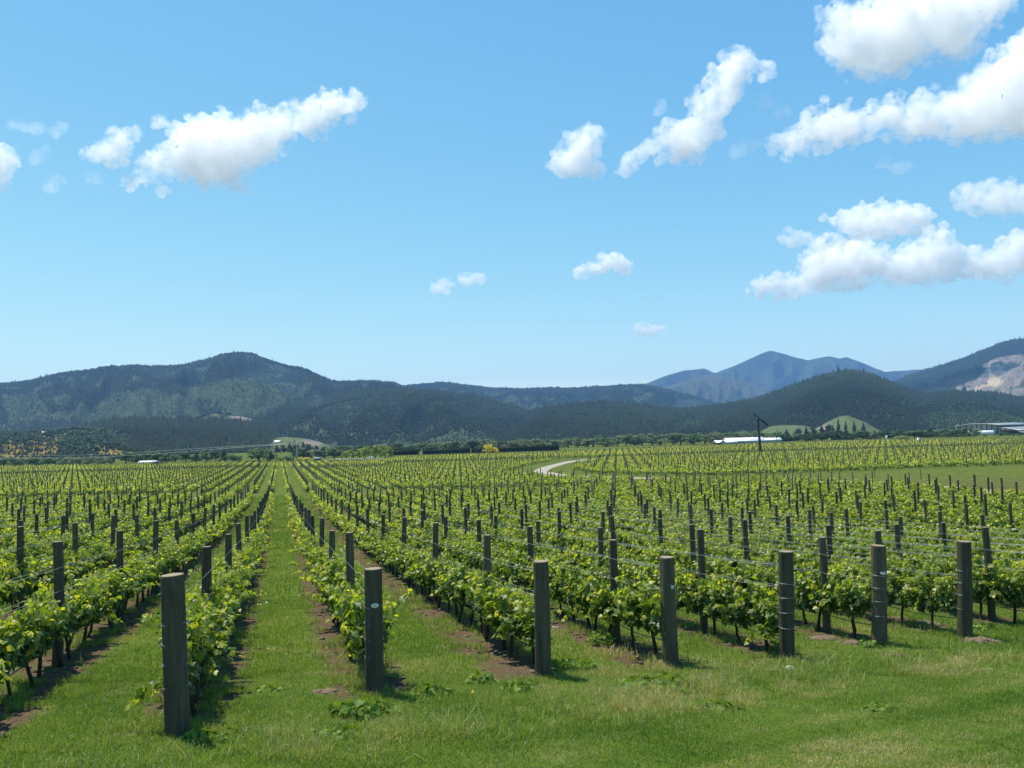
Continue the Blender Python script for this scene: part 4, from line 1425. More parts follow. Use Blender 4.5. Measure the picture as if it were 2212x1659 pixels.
for (px, yt, yb, wp, Y, kd, sh, lab) in LT:
    tree(px, yt - 2, yb, wp * (1.5 if lab is None else 1.2), Y, kd, sh, lab or 'leafy green tree in the long belt under the plantation', group=None if lab else 'trees of the left belt')
# three little trees in the far left vines
for px, yt, yb in ((26, 1002, 1010), (68, 1001, 1010), (151, 999, 1008), (480, 992, 1001)):
    tree(px, yt, yb, 9, 330, 'light', 'open', 'tiny pale green tree standing up out of the far left vines', group='tiny trees in the far left vines')
# broom in flower
for (px, yt, yb, wp, Y, lab) in [(650, 986, 995, 10, 330, 'yellow flowering bush at the foot of the white pole'), (662, 987, 994, 18, 335, 'wide yellow flowering bush right of the white pole'), (1058, 957, 978, 36, 424, 'bright yellow flowering tree showing over the dark hedge'),
                                 (1065, 958, 977, 12, 428, 'small yellow bush rising behind the hedge'), (1062, 960, 974, 14, 422, 'low yellow bush half hidden by the hedge'), (1142, 960, 973, 10, 424, 'small yellow bush above the right part of the hedge')][:3] + [(1142, 960, 973, 10, 424, 'small yellow bush above the right part of the hedge')]:
    tree(px, yt, yb, wp, Y, 'yellow', 'bush', lab, 'flowering_bush', 'bush')
tree(1036, 958, 978, 22, 426, 'mid', 'bush', 'green bush left of the yellow tree behind the hedge', 'bush', 'bush')
# willow belt along the foot of the middle hills
rngw = np.random.default_rng(77)
px = 1118.0
while px < 1690:
    t_ = (px - 1118) / 572
    yb = 968 - 16 * t_
    wp = rngw.uniform(22, 40)
    ht = rngw.uniform(17, 23) if px > 1330 else rngw.uniform(14, 19)
    tree(px, yb - ht - 3, yb + 2, wp * 1.6, 520 + rngw.uniform(-15, 25), 'willow' if rngw.random() < .75 else 'mid', 'round', 'grey-green willow in the tree belt under the middle hills', 'willow_tree', 'tree', 'willows of the middle belt')
    px += wp * 0.72
px = 640.0
while px < 745:
    tree(px, 967 + rngw.uniform(-3, 6), 989, rngw.uniform(34, 46), 470 + rngw.uniform(-10, 15), 'willow' if rngw.random() < .4 else 'dark', 'round', 'dull green tree in the belt between the poles and the young trees', 'tree', 'tree', 'trees of the short middle belt')
    px += rngw.uniform(14, 20)
px = 735.0
while px < 1110:
    tree(px, 960 - (px - 735) * .030 + rngw.uniform(-4, 4), 979 - (px - 735) * .022, rngw.uniform(40, 58), 520 + rngw.uniform(-10, 20), 'dark' if rngw.random() < .7 else 'willow', 'round', 'dull dark tree in the belt behind the young trees and hedge', 'tree', 'tree', 'trees behind the hedge')
    px += rngw.uniform(17, 24)
px = -10.0
while px < 240:
    tree(px, 989 - px * .012 + rngw.uniform(-3, 3), 1008 - px * .02, rngw.uniform(36, 52), 470 + rngw.uniform(-10, 15), 'willow' if rngw.random() < .6 else 'mid', 'round', 'grey-green bushy tree in the low belt at the far left', 'tree', 'tree', 'trees of the far left belt')
    px += rngw.uniform(15, 22)
px = 1668.0
while px < 2110:
    t_ = (px - 1668) / 440
    yb = 953 - 12 * t_
    pale = rngw.random() < .18
    tree(px, yb - rngw.uniform(13, 20), yb + 1, rngw.uniform(30, 44), 510 + rngw.uniform(-10, 20), 'willow' if pale else 'dark', 'round' if rngw.random() < .6 else 'spire', 'pale willow among the dark trees at the foot of the dome' if pale else 'dark tree in the long belt at the foot of the dome', 'tree', 'tree', 'pale willows of the right belt' if pale else 'dark trees of the right belt')
    px += rngw.uniform(9, 15)
for q, (px, yt, yb, wp) in enumerate([(598, 962, 985, 22), (612, 958, 985, 22), (626, 956, 985, 24), (640, 958, 984, 22), (655, 954, 984, 22), (668, 957, 984, 22), (684, 962, 984, 22), (700, 964, 984, 20)]):
    tree(px, yt, yb, wp, 595, 'pine', 'round' if q % 2 else 'spire', 'dark tree in the clump at the foot of the small pale grass hill', 'tree', 'tree', 'dark clump under the pale grass hill')
# lone pines on and under the grassy knob
for (px, yt, yb, wp, Y, lab) in [(1828, 909, 938, 13, 610, 'dark spire shaped pine, middle of the three on the grassy knob'), (1812, 905, 938, 14, 612, 'dark spire shaped pine, tallest and leftmost of the three on the knob'), (1846, 910, 938, 16, 606, 'dark spire shaped pine, right one of the three on the knob'), (1866, 914, 938, 18, 604, 'bushy dark pine at the right foot of the grassy knob')]:
    tree(px, yt, yb, wp, Y, 'pine', 'spire', lab, 'pine_tree', 'pine tree')
for q, (px, yt, wp) in enumerate([(1682, 926, 22), (1700, 922, 20), (1724, 918, 20), (1742, 917, 18), (1757, 914, 20), (1776, 913, 22), (1790, 910, 22), (1800, 913, 16)]):
    tree(px, yt + 5, 945, wp, 600 + q % 3 * 4, 'pine', 'spire' if q % 2 else 'round', 'dark tree in the clump left of the grassy knob', 'tree', 'tree', 'dark clump by the grassy knob')
# small round trees in front of the winery
for q, (pxd, yd, s_) in enumerate([(85, 690, 1), (205, 720, .8), (345, 710, .9), (465, 700, .9), (620, 670, 1.2), (770, 690, .9), (1085, 720, .75), (1395, 740, .7), (1560, 640, 1.25), (1720, 650, 1.25), (1910, 680, 1), (2085, 665, 1.1)]):
    px = (3700 + pxd / 7.373) * .553
    lab = 'small dark round tree in the line planted in front of the shed'
    tree(px, (1600 + yd / 7.373) * .553, 944.0 - (px - 2050) * .02, 15 * s_, 425, 'mid', 'round', lab, 'round_tree', 'tree', 'small round trees before the big shed')
for px, yt in ((2040, 932), (2052, 932), (2031, 933)):
    tree(px, yt, 945, 12, 428, 'mid', 'round', 'small dark round tree in the line planted in front of the shed', 'round_tree', 'tree', 'small round trees before the big shed')
tree(1948, 939, 948, 26, 440, 'light', 'bush', 'low wide light green bush in the pale field by the white box', 'bush', 'bush')


# clipped shelter hedges
def hedge(x0, x1, Y, ytop0, ytop1, label, seed):
    rng = np.random.default_rng(seed)
    a, b_ = ray(x0, 975), ray(x1, 975)
    A, B = np.array([a[0] * Y, Y]), np.array([b_[0] * Y, Y])
    L = np.linalg.norm(B - A)
    ht = CAM[2] + ray(x0, ytop0)[2] * Y - float(gz(*A))
    n = int(L * 130)
    t = rng.random(n)
    face = rng.random(n)
    w_ = 1.3
    yy = np.where(face < .55, -w_ / 2, np.where(face < .8, rng.uniform(-w_ / 2, w_ / 2, n), w_ / 2)) + rng.normal(0, .07, n)
    zz = np.where((face >= .55) & (face < .8), ht, rng.uniform(0, ht, n)) + rng.normal(0, .05, n)
    P = np.c_[A[0] + (B - A)[0] * t, A[1] + (B - A)[1] * t + yy, float(gz(*A)) + zz]
    O = np.c_[rng.normal(0, .3, n), np.sign(yy), rng.normal(0.2, .3, n)]
    V, F, T = leaf_cloud(rng, P, rng.uniform(.22, .42, n), O / np.linalg.norm(O, axis=1)[:, None], np.clip(rng.normal(.4, .2, n), 0, 1), 'lo', updir=.3)
    core = Bag().box([(A[0] + B[0]) / 2, Y, float(gz(*A)) + ht * .47], [L - .1, w_ * .8, ht * .94], a=.15)
    core.add(V, F, a=T)
    o = core.build('hedge', [CR['hedge']], attr='tint')
    tag(o, label, 'hedge')
hedge(836, 905, 381, 973.5, 970, 'short dark clipped hedge left of the gap', 1)
hedge(913, 1016, 381, 971, 968, 'long dark clipped hedge right of the gap, left half', 2)
hedge(1018, 1208, 381, 967.5, 961.5, 'long dark clipped hedge ending at the gravel road, right half', 3)

# ------------------------------------------------------------------ building materials
def plain(name, c, rough=.6, spec=.3, metal=None, var=.12):
    k = NT(name)
    n_ = k.noise(.9, 4, .6)
    k.col(k.mix(1.0, c, k.ramp(n_, [(.3, (1 - var,) * 3), (.7, (1 + var * .6,) * 3)]), 'MULTIPLY'), rough, spec, metal)
    return k.m
WHITE_ROOF = plain('white_metal_roof', (0.86, 0.87, 0.88), .35, .5)
WHITE = plain('white_paint', (0.80, 0.80, 0.78), .55)
GREYW = plain('grey_cladding', (0.34, 0.36, 0.37), .6)
DARKW = plain('dark_wall', (0.035, 0.045, 0.055), .5)
STEEL = plain('steel_roof', (0.24, 0.27, 0.29), .5, .4, .2)
COLM = plain('dark_steel', (0.055, 0.045, 0.045), .5)
CONC = plain('concrete_pole', (0.46, 0.46, 0.44), .85)
POLEW = plain('dark_timber_pole', (0.035, 0.034, 0.030), .9)
REDM = plain('red_paint', (0.36, 0.03, 0.025), .4, .5)
RUB = plain('rubber', (0.02, 0.02, 0.02), .8)
GLASS = plain('glazing', (0.10, 0.15, 0.18), .12, .6)
GLASSP = plain('pale_glazing', (0.30, 0.36, 0.40), .15, .6)
DEBRIS = plain('dark_brushwood', (0.050, 0.038, 0.032), .95, .1, var=.5)
BLACKST = plain('black_green_steel', (0.012, 0.020, 0.016), .45, .5)


def place(px, Y, ybase=None):
    d = ray(px, ybase if ybase else 960)
    x = d[0] * Y
    return np.array([x, Y, float(gz(x, Y))])


# wind machine
W0 = place(1643, 244, 977)
up = (CAM[2] + ray(1639, 906)[2] * W0[1]) - W0[2]
t = empty('wind_machine', W0)
lean = -0.028 * up
b = Bag()
zz = np.linspace(-.3, up, 8)
b.tube(np.c_[lean * zz / up, np.zeros(8), zz], np.linspace(.42, .33, 8), 14)
b.tube(np.c_[lean * zz[:2] / up, np.zeros(2), [-.3, .35]], .75, 12)
b.build('tower', [BLACKST], t, smooth=True)
hd = np.array([lean, -.25, up])
b = Bag().tube([hd + [-.35, .4, .12], hd + [.1, -.5, .16]], [.40, .34], 12)
b.box(hd + [-.1, .15, .46], [.7, .6, .12], m=1)
b.build('gearbox', [BLACKST, WHITE], t)
p0, p1 = at(1624.5, 893, W0[1]) - W0, at(1658, 919.5, W0[1]) - W0
mid_ = (p0 + p1) / 2
for e in (p0, p1):
    st = np.linspace(0.02, 1, 8)[:, None]
    c = mid_ + (e - mid_) * st + np.array([0, -.75, 0])
    cw = np.interp(st[:, 0], [0, .25, .8, 1], [.34, .60, .50, .34])
    dirn = (e - mid_) / np.linalg.norm(e - mid_)
    side = np.cross(dirn, [0, 1, 0])
    th = np.array([0, 1.0, 0])
    V = np.concatenate([np.stack([c + side * cw[:, None] * a_ * .5 + th * (cw[:, None] * b2) for a_, b2 in ((-1, .12), (1, -.28), (1, -.42), (-1, -.02))], 1).reshape(-1, 3)])
    I = np.arange(32).reshape(8, 4)
    F4 = np.concatenate([np.stack([I[:-1], np.roll(I[:-1], -1, 1), np.roll(I[1:], -1, 1), I[1:]], -1).reshape(-1, 4), [I[0][::-1], I[-1]]])
    Bag().add(V, F4).build('blade', [BLACKST], t)
Bag().tube([mid_ + [0, -1.05, 0], mid_ + [0, -.3, 0]], [.10, .20], 10).build('hub', [BLACKST], t)
tag(t, 'dark tall wind machine with two tilted fan blades above the vines', 'wind machine')


# utility poles
def pole(px, ytop, ybase, Y, r, mat, arms, label, bands=False):
    B = place(px, Y, ybase)
    h = CAM[2] + ray(px, ytop)[2] * Y - B[2]
    t = empty('utility_pole', B)
    zz = np.linspace(-.3, h, 6)
    Bag().tube(np.c_[np.zeros(6), np.zeros(6), zz], np.linspace(r, r * .72, 6), 8).build('pole', [mat], t, smooth=True)
    for (zf, wd) in arms:
        z = h * zf
        arm = Bag().box([0, -.16, z], [wd, .11, .13]).build('crossarm', [mat], t)
        for s_ in (-.46, -.18, .18, .46):
            Bag().tube([[wd * s_, -.16, z + .06], [wd * s_, -.16, z + .16], [wd * s_, -.16, z + .24]], [.05, .075, .03], 6).build('insulator', [CONC], arm)
    if bands:
        for zf in (.93, .78, .66):
            Bag().tube([[0, 0, h * zf - .2], [0, 0, h * zf + .2]], r * 1.05, 8).build('white_band', [WHITE], t)
    return tag(t, label, 'pole', None)
pole(641.5, 953, 995, 330, .20, CONC, [(.80, 2.9)], 'pale concrete utility pole with one crossarm, right one of the close pair')
pole(634, 958, 997, 322, .17, POLEW, [(.84, 2.7)], 'dark timber utility pole with one crossarm, left one of the close pair')
pole(832.4, 958, 991, 318, .13, CONC, [(.95, .6)], 'thin pale pole at the right end of the young trees')
pole(1271, 940, 977, 330, .15, POLEW, [(.93, 2.0), (.80, 1.6)], 'utility pole with two crossarms right of the dark hedge')
pole(1510, 934, 956, 470, .20, CONC, [(.97, .9)], 'pale pole before the willows, left of the white roofs')
pole(1678.5, 926, 960, 377, .14, POLEW, [(.96, .8)], 'thin dark pole at the right end of the white roofs', True)
pole(1738, 925, 950, 470, .17, CONC, [(.95, 4.2), (.72, .8)], 'pale pole with a wide crossarm under the green paddock')
pole(2066.5, 919, 946, 405, .18, POLEW, [(.90, 1.6)], 'dark pole with white bands left of the big curved roof', True)
# the pole far left that carries the two lines lies outside the picture
pl = place(-330, 330, 1000)
t = empty('utility_pole', pl)
Bag().tube(np.c_[np.zeros(4), np.zeros(4), np.linspace(-.3, 7.5, 4)], .16, 8).build('pole', [POLEW], t)
tag(t, 'timber pole beyond the left edge carrying the power lines', 'pole')
def line(pts, Y0, Y1, label):
    P = np.array([at(px, py, Y0 + (Y1 - Y0) * k_ / (len(pts) - 1)) for k_, (px, py) in enumerate(pts)])
    P = smooth_line(P, 60)
    tag(Bag().tube(P, .028, 4).build('power_line', [WIRE]), label, 'power line', 'power lines at left')
line([(-330, 975), (-100, 983), (0, 984), (80, 984.5), (162, 983.5), (275, 979), (425, 969), (560, 961), (634, 958.5)], 330, 322, 'upper thin pale power line sagging across the left distance')
line([(-330, 981), (-100, 988), (0, 989), (137, 989), (250, 986), (362, 979), (412, 974), (560, 963.5), (641, 957.5)], 330, 330, 'lower thin pale power line sagging across the left distance')


# low white roofed sheds
def gable(name, c, L, Wd, hw, hr, rz, wall, roof, label, cat, parts=()):
    """gabled building: c centre on the ground, L long, Wd wide, eaves hw, ridge hr; its own front faces local -y"""
    t = empty(name, c, rz)
    x, y = L / 2, Wd / 2
    v = [(-x, -y, -.3), (x, -y, -.3), (x, y, -.3), (-x, y, -.3), (-x, -y, hw), (x, -y, hw), (x, y, hw), (-x, y, hw), (-x, 0, hr), (x, 0, hr)]
    Bag().add(v, F4=np.array([[0, 1, 5, 4], [2, 3, 7, 6]])).add(v, F3=np.array([[4, 7, 8], [5, 9, 6]])).add(v, F4=np.array([[3, 0, 4, 7], [1, 2, 6, 5]])).build('wall', [wall], t)
    o_ = .35
    sl_ = (hr - hw) / y
    rv = []
    for s_ in (-1, 1):
        ye, ze = s_ * (y + o_), hw - sl_ * o_
        b = Bag()
        b.add([(-x - o_, ye, ze + .04), (x + o_, ye, ze + .04), (x + o_, 0, hr + .04), (-x - o_, 0, hr + .04), (-x - o_, ye, ze + .14), (x + o_, ye, ze + .14), (x + o_, 0, hr + .14), (-x - o_, 0, hr + .14)],
              np.array([[3, 2, 1, 0], [4, 5, 6, 7], [0, 1, 5, 4], [1, 2, 6, 5], [2, 3, 7, 6], [3, 0, 4, 7]]))
        b.build('roof', [roof], t)
    for (nm, ctr, sz, m) in parts:
        Bag().box(ctr, sz).build(nm, [m], t)
    return tag(t, label, cat)
c = place(1606, 425, 956); 
gable('shed', c, 20, 9.0, 1.2, 2.9, .03, GREYW, WHITE_ROOF, 'long low shed with bright white roof, largest of the white roofs', 'shed',
      [('window', [-6 + k_ * 2.2, -4.56, .75], [1.4, .08, .6], GLASS) for k_ in range(3)] + [('skylight', [3, -2.7, 2.0], [8, .3, .12], GREYW)])
c = place(1575, 412, 957)
gable('porch', c, 7.5, 4.0, 1.0, 2.2, .5, GREYW, WHITE_ROOF, 'small white gabled porch at the left front of the long shed', 'porch', [('window', [.5, -2.05, .7], [2.2, .08, .6], GLASS)])
c = place(1556, 418, 957)
gable('shed', c, 6.2, 4.5, .9, 1.9, .1, DARKW, WHITE_ROOF, 'lowest small white roofed shed at the left of the white roofs', 'shed')
c = place(1662, 425, 955)
gable('shed', c, 11, 6, 1.3, 2.35, .02, GREYW, WHITE_ROOF, 'white roofed shed at the right, just past the wind machine', 'shed')
c = place(321, 345, 1003)
gable('shed', c, 7.0, 3.5, 1.0, 1.5, .0, GREYW, WHITE_ROOF, 'low white roofed shed in the vines at left', 'shed')
c = place(687, 330, 996)
gable('shed', c, 2.3, 1.8, .8, 1.05, .0, DARKW, STEEL, 'tiny grey pump shed with flat roof beyond the lane', 'shed')
def on_hill(px, py, Y):
    """top surface under a frame point: cast down on what has been built"""
    dg = bpy.context.evaluated_depsgraph_get()
    p = at(px, py, Y)
    ok, loc, *_ = SC.ray_cast(dg, Vector(CAM), Vector(ray(px, py)).normalized())
    return np.array(loc) if ok else p
c = at(599, 955.5, 745); c[2] -= 1.2
gable('house', c, 4.6, 4.0, 1.6, 2.9, .2, WHITE, WHITE_ROOF, 'tiny white roofed house under the small pale grass hill', 'house', [('window', [-1, -2.05, .9], [.9, .08, .7], GLASS), ('door', [1, -2.05, .8], [.8, .08, 1.6], DARKW)])
c = at(92, 935, 850); c[2] -= 1.6
gable('house', c, 6.4, 4.5, 1.8, 2.9, .1, WHITE, WHITE_ROOF, 'tiny white roofed house on top of the gorse hill', 'house', [('window', [-1.6, -2.3, 1.0], [1.1, .08, .8], GLASS), ('door', [1.2, -2.3, .9], [.9, .08, 1.8], DARKW)])

# the big curved-roof winery shed
YB = 452
corner = place(2159.5, YB, 941)
Ld, Wv = np.array([.74, .673]), np.array([-.673, .74])
def bld(a, b2, z): return np.array([corner[0] + Ld[0] * a + Wv[0] * b2, corner[1] + Ld[1] * a + Wv[1] * b2, corner[2] + z])
def height_at(px, py, b2, a=0.0):
    p = bld(a, b2, 0)
    return CAM[2] + ray(px, py)[2] * p[1] - corner[2]
WID = 20.5
zc_, zp_, zl_ = height_at(2159, 919.0, 0), height_at(2135, 915.8, 9), height_at(2098, 921.6, WID + 3)
bp = np.linspace(-.6, WID + 3.2, 15)
qf = np.polyfit([0, 9, WID + 3], [zc_, zp_, zl_], 2)
prof_z = np.polyval(qf, bp)
t = empty('winery_shed', (0, 0, 0))
def shell(bs, zs, a0, a1, th, mat, nm, par):
    V, F4 = [], []
    for a in (a0, a1):
        for dz in (0, th):
            V += [bld(a, b2, z + dz) for b2, z in zip(bs, zs)]
    n = len(bs)
    I = np.arange(4 * n).reshape(2, 2, n)
    for j in range(n - 1):
        F4 += [[I[0, 1, j], I[1, 1, j], I[1, 1, j + 1], I[0, 1, j + 1]], [I[0, 0, j], I[0, 0, j + 1], I[1, 0, j + 1], I[1, 0, j]],
               [I[0, 0, j], I[0, 1, j], I[0, 1, j + 1], I[0, 0, j + 1]], [I[1, 0, j], I[1, 0, j + 1], I[1, 1, j + 1], I[1, 1, j]]]
    for j in (0, n - 1):
        F4.append([I[0, 0, j], I[1, 0, j], I[1, 1, j], I[0, 1, j]])
    return Bag().add(V, np.array(F4)).build(nm, [mat], par)
shell(bp, prof_z, -.8, 62, .28, STEEL, 'roof', t)
shell(bp, prof_z + .29, -.9, -.55, .16, WHITE, 'fascia', t)
for k_, pxc in enumerate((915, 1010, 1105, 1195, 1290, 1380, 1480)):
    f_ = (2159.4 - (3700 + pxc / 7.373) * .553) / (2159.4 - 2097.9)
    b2 = f_ * (WID + 3)
    z = float(np.polyval(qf, b2))
    p = bld(-.3, b2, 0)
    Bag().box([p[0], p[1], p[2] + z / 2 - .2], [.42, .42, z + .36]).build('column', [COLM], t)
pb = [bld(1.2, 0.3, 0), bld(1.2, WID, 0)]
ang_w = math.atan2(Wv[1], Wv[0]); ang_l = math.atan2(Ld[1], Ld[0])
m_ = (pb[0] + pb[1]) / 2
# glazed gable wall, following the roof
gb = np.linspace(.3, WID, 14)
V = [bld(1.2, b2, -.3) for b2 in gb] + [bld(1.2, b2, float(np.polyval(qf, b2)) - .02) for b2 in gb]
F4 = [[j, j + 1, 14 + j + 1, 14 + j] for j in range(13)]
Bag().add(V, np.array(F4)).build('gable_glazing', [GLASSP], t)
# side wall with a darker upper part below the eave, facing the camera's right
def wall_side(a0, a1, b2, z0, z1, mat, nm):
    V = [bld(a0, b2, z0), bld(a1, b2, z0), bld(a1, b2, z1), bld(a0, b2, z1), bld(a0, b2 + .25, z0), bld(a1, b2 + .25, z0), bld(a1, b2 + .25, z1), bld(a0, b2 + .25, z1)]
    return Bag().add(V, np.array([[0, 1, 2, 3], [7, 6, 5, 4], [0, 3, 7, 4], [1, 5, 6, 2], [3, 2, 6, 7]])).build(nm, [mat], t)
wall_side(.2, 61, -.05, 4.0, zc_ + .1, DARKW, 'upper_side_wall')
wall_side(.2, 61, -.04, -.3, 3.95, GREYW, 'side_wall')
# two lower lean-to roofs stepping down on that side
def leanto(b0, b1, z0, z1, a0, nm):
    bs = np.linspace(b0, b1, 7)
    s_ = np.linspace(0, 1, 7)
    zs = z0 + (z1 - z0) * (s_ ** 1.25)
    shell(bs, zs, a0, 62, .22, STEEL, 'lean_to_roof', t)
    shell(bs, zs + .23, a0 - .1, a0 + .25, .14, WHITE, 'lean_to_fascia', t)
z1a = height_at((3700 + 1475 / 7.373) * .553, (1600 + 517 / 7.373) * .553, .3)
leanto(.35, -9.5, z1a, z1a - 2.0, -.4, 'a')
leanto(-9.2, -16, z1a - 2.75, z1a - 4.3, -.2, 'b')
for b2, zt in ((-3, z1a - .6), (-6.2, z1a - 1.3), (-9.2, z1a - 2.1)):
    p = bld(.1, b2, 0)
    Bag().box([p[0], p[1], p[2] + zt / 2 - .15], [.34, .34, zt + .3]).build('column', [COLM], t)
wall_side(1.4, 61, -9.0, -.3, z1a - 2.25, DARKW, 'lean_to_wall')
tag(t, 'big winery shed with curved steel roof on dark columns at right', 'shed')
# white tank lying under the roof, seen between the columns
p = bld(-2.2, 9, 0)
an_ = np.linspace(0, 2 * np.pi, 17)[:-1]
t = empty('white_tank', p, ang_w)
Bag().tube([[-7.0, 0, 1.35], [-6.6, 0, 1.35], [6.6, 0, 1.35], [7.0, 0, 1.35]], [.75, 1.2, 1.2, .75], 16).build('tank_body', [WHITE_ROOF], t, smooth=True)
for s_ in (-5, -1.7, 1.7, 5): Bag().box([s_, 0, .25], [.35, 1.6, 1.1]).build('saddle', [GREYW], t)
tag(t, 'long white tank lying under the open end of the curved roof', 'tank')

# small things standing in the far vines
B = place(1915.7, 345, 955)
t = empty('white_sign_board', B)
zt = CAM[2] + ray(1915.7, 940.8)[2] * B[1] - B[2]
Bag().box([0, 0, zt - 1.05], [.75, .10, 2.1]).build('board', [WHITE], t)
Bag().box([0, .0, (zt - 2.1) / 2 - .1], [.18, .18, zt - 2.0]).build('support', [CONC], t)
tag(t, 'narrow upright white board on a support in the far right vines', 'board')
B = place(1986, 312, 957)
t = empty('equipment_box', B)
zt = CAM[2] + ray(1984, 947)[2] * B[1] - B[2]
Bag().box([0, 0, zt / 2], [1.05, .9, zt]).build('body', [GREYW], t)
Bag().box([-.60, 0, zt / 2 + .02], [.14, .98, zt + .04]).build('side_panel', [WHITE], t)  # white left side and lid: their sunlit brightness put into the colour
Bag().box([.0, 0, zt + .07], [1.3, 1.0, .13]).build('lid', [WHITE], t)
tag(t, 'grey box with side and lid painted sunlit white, among the far right vines', 'box')
# little red tractor
B = place(1961, 322, 957)
t = empty('tractor', B, .5)
zt = CAM[2] + ray(1961, 946.8)[2] * B[1] - B[2]
s_ = zt / 2.3
b = Bag(); b.box(np.array([.55, 0, 1.05]) * s_, np.array([1.5, .62, .6]) * s_); b.box(np.array([-.3, 0, .85]) * s_, np.array([.6, .5, .4]) * s_); b.build('body', [REDM], t)
b = Bag(); b.box(np.array([-.55, 0, 2.22]) * s_, np.array([1.05, 1.0, .12]) * s_, m=0)
for q in ((-1, -.42), (-1, .42), (-.1, -.42), (-.1, .42)): b.box(np.array([q[0], q[1], 1.65]) * s_, np.array([.08, .08, 1.1]) * s_, m=1)
b.build('cab', [REDM, RUB], t)
for (x_, y_, r_) in ((-.6, -.6, .72), (-.6, .6, .72), (.95, -.5, .45), (.95, .5, .45)):
    w_ = Bag().tube(np.array([[x_, y_ - .15, r_], [x_, y_ + .15, r_]]) * s_, r_ * s_, 16).build('wheel', [RUB], t)
    Bag().tube(np.array([[x_, y_ - .17, r_], [x_, y_ + .17, r_]]) * s_, r_ * s_ * .45, 12).build('rim', [WHITE], w_)
b = Bag(); b.tube(np.array([[1.0, .2, 1.3], [1.0, .2, 2.0]]) * s_, .05 * s_, 6); b.build('exhaust', [RUB], t)
tag(t, 'small red tractor working among the far right vines', 'tractor')
# white van by the young trees
B = place(805, 334, 992); B[2] = float(gz(B[0], B[1])) + .35
t = empty('van', B, 1.35)
zt = CAM[2] + ray(805, 986.4)[2] * B[1] - B[2]
pr = np.array([(-2.2, .35), (2.2, .35), (2.25, .9), (1.55, 1.15), (1.05, 1.85), (-2.15, 1.9), (-2.25, 1.0)]) * [1, zt / 1.9]
V = np.concatenate([np.c_[pr[:, 0], np.full(7, y_), pr[:, 1]] for y_ in (-.85, .85)])
b = Bag(); b.add(V, np.array([[j, (j + 1) % 7, 7 + (j + 1) % 7, 7 + j] for j in range(7)]))
for o_ in (0, 7): b.add(V, F3=np.array([[o_, o_ + j, o_ + j + 1] for j in range(1, 6)]))
b.build('body', [WHITE], t)
zz_ = zt / 1.9
Bag().add(np.array([(1.53, -.72, 1.2 * zz_), (1.53, .72, 1.2 * zz_), (1.12, .66, 1.78 * zz_), (1.12, -.66, 1.78 * zz_)]) + [.03, 0, .02], np.array([[0, 1, 2, 3]])).build('windscreen', [GLASS], t)
for y_ in (-.87, .87): Bag().box([.4, y_, 1.45 * zz_], [1.0, .03, .42 * zz_]).build('side_window', [GLASS], t)
for x_ in (-1.4, 1.45):
    for y_ in (-.75, .75): Bag().tube([[x_, y_ - .1, .33], [x_, y_ + .1, .33]], .33, 14).build('wheel', [RUB], t)
for y_ in (-.6, .6): Bag().box([2.26, y_, .75 * zz_], [.05, .3, .16]).build('headlight', [GLASSP], t)
tag(t, 'white van parked on the driveway under the young trees', 'van')
# heaps of brushwood
def heap(px, Y, yb, wpx, hpx, label, seed):
    rng = np.random.default_rng(seed)
    c = place(px, Y, yb)
    w_, h_ = wpx / F_PX * Y, hpx / F_PX * Y + 1.0
    b = Bag()
    v, f = lump(rng, np.zeros(3), 1.0, 1.0)
    b.add(v * np.array([w_ / 2, w_ / 4, h_]), F3=f)
    for _ in range(90):
        p = rng.normal(0, 1, 3); p /= np.linalg.norm(p); p[2] = abs(p[2])
        p = p * np.array([w_ / 2, w_ / 4, h_]) * .95
        d_ = rng.normal(0, .5, 3)
        b.tube([p - d_ * .6, p + d_ * .6 + [0, 0, .1]], .05, 4)
    tag(b.build('brush_heap', [DEBRIS], loc=c), label, 'heap')
heap(340, 300, 1006, 36, 5, 'dark low heap of brushwood in the far left vines', 3)
heap(1556, 345, 965, 14, 3, 'small dark heap before the white roofs', 4)
# thin fence posts on the grass at right
for q, (px, yt, yb) in enumerate([(1890, 1012, 1031), (1990, 1015, 1036), (2104, 1023, 1041)]):
    B = gpt(px, yb)
    o = link('fence_post', post_meshes[0], loc=B)
    h = CAM[2] + ray(px, yt)[2] * B[1] - B[2]
    o.scale = (.6, .6, h / 1.96)
    tag(o, ['thin dark fence post on the open grass, left one of three', 'thin dark fence post on the open grass, middle one of three', 'thin dark fence post on the open grass, right one of three'][q], 'fence post', 'fence posts on the open grass')
# ------------------------------------------------------------------ the air
k = NT('valley_air')
k.t.nodes.remove(k.b)
hv = k.n('ShaderNodeVolumePrincipled')
hv.inputs['Color'].default_value = HAZE_COL
hv.inputs['Density'].default_value = HAZE_DENS
hv.inputs['Anisotropy'].default_value = 0.0
k.l(hv.outputs[0], k.out.inputs['Volume'])
hb = np.array([[x, y, z] for z in (-8.5, 620) for x, y in ((-8400, -500), (8400, -500), (8400, 8300), (-8400, 8300))], float)
hf = np.array([[3, 2, 1, 0], [4, 5, 6, 7], [0, 1, 5, 4], [1, 2, 6, 5], [2, 3, 7, 6], [3, 0, 4, 7]])
tag(link('haze', mesh_np('haze', hb, hf, k.m)), 'thin blue haze in the air over the whole valley', 'haze', kind='stuff')
# ------------------------------------------------------------------ clouds (real volumes, far outside the haze)
def vapour(name, dens):
    ck = NT(name)
    ck.t.nodes.remove(ck.b)
    cv = ck.n('ShaderNodeVolumePrincipled')
    cv.inputs['Color'].default_value = (0.9995, 0.9995, 1.0, 1)
    n1 = ck.noise(0.013, 9, 0.68, vec=ck.coord())
    ck.l(ck.math('MULTIPLY', ck.smooth(n1, 0.36, 0.62), dens), cv.inputs['Density'])
    cv.inputs['Anisotropy'].default_value = 0.3
    ck.l(cv.outputs[0], ck.out.inputs['Volume'])
    return ck.m


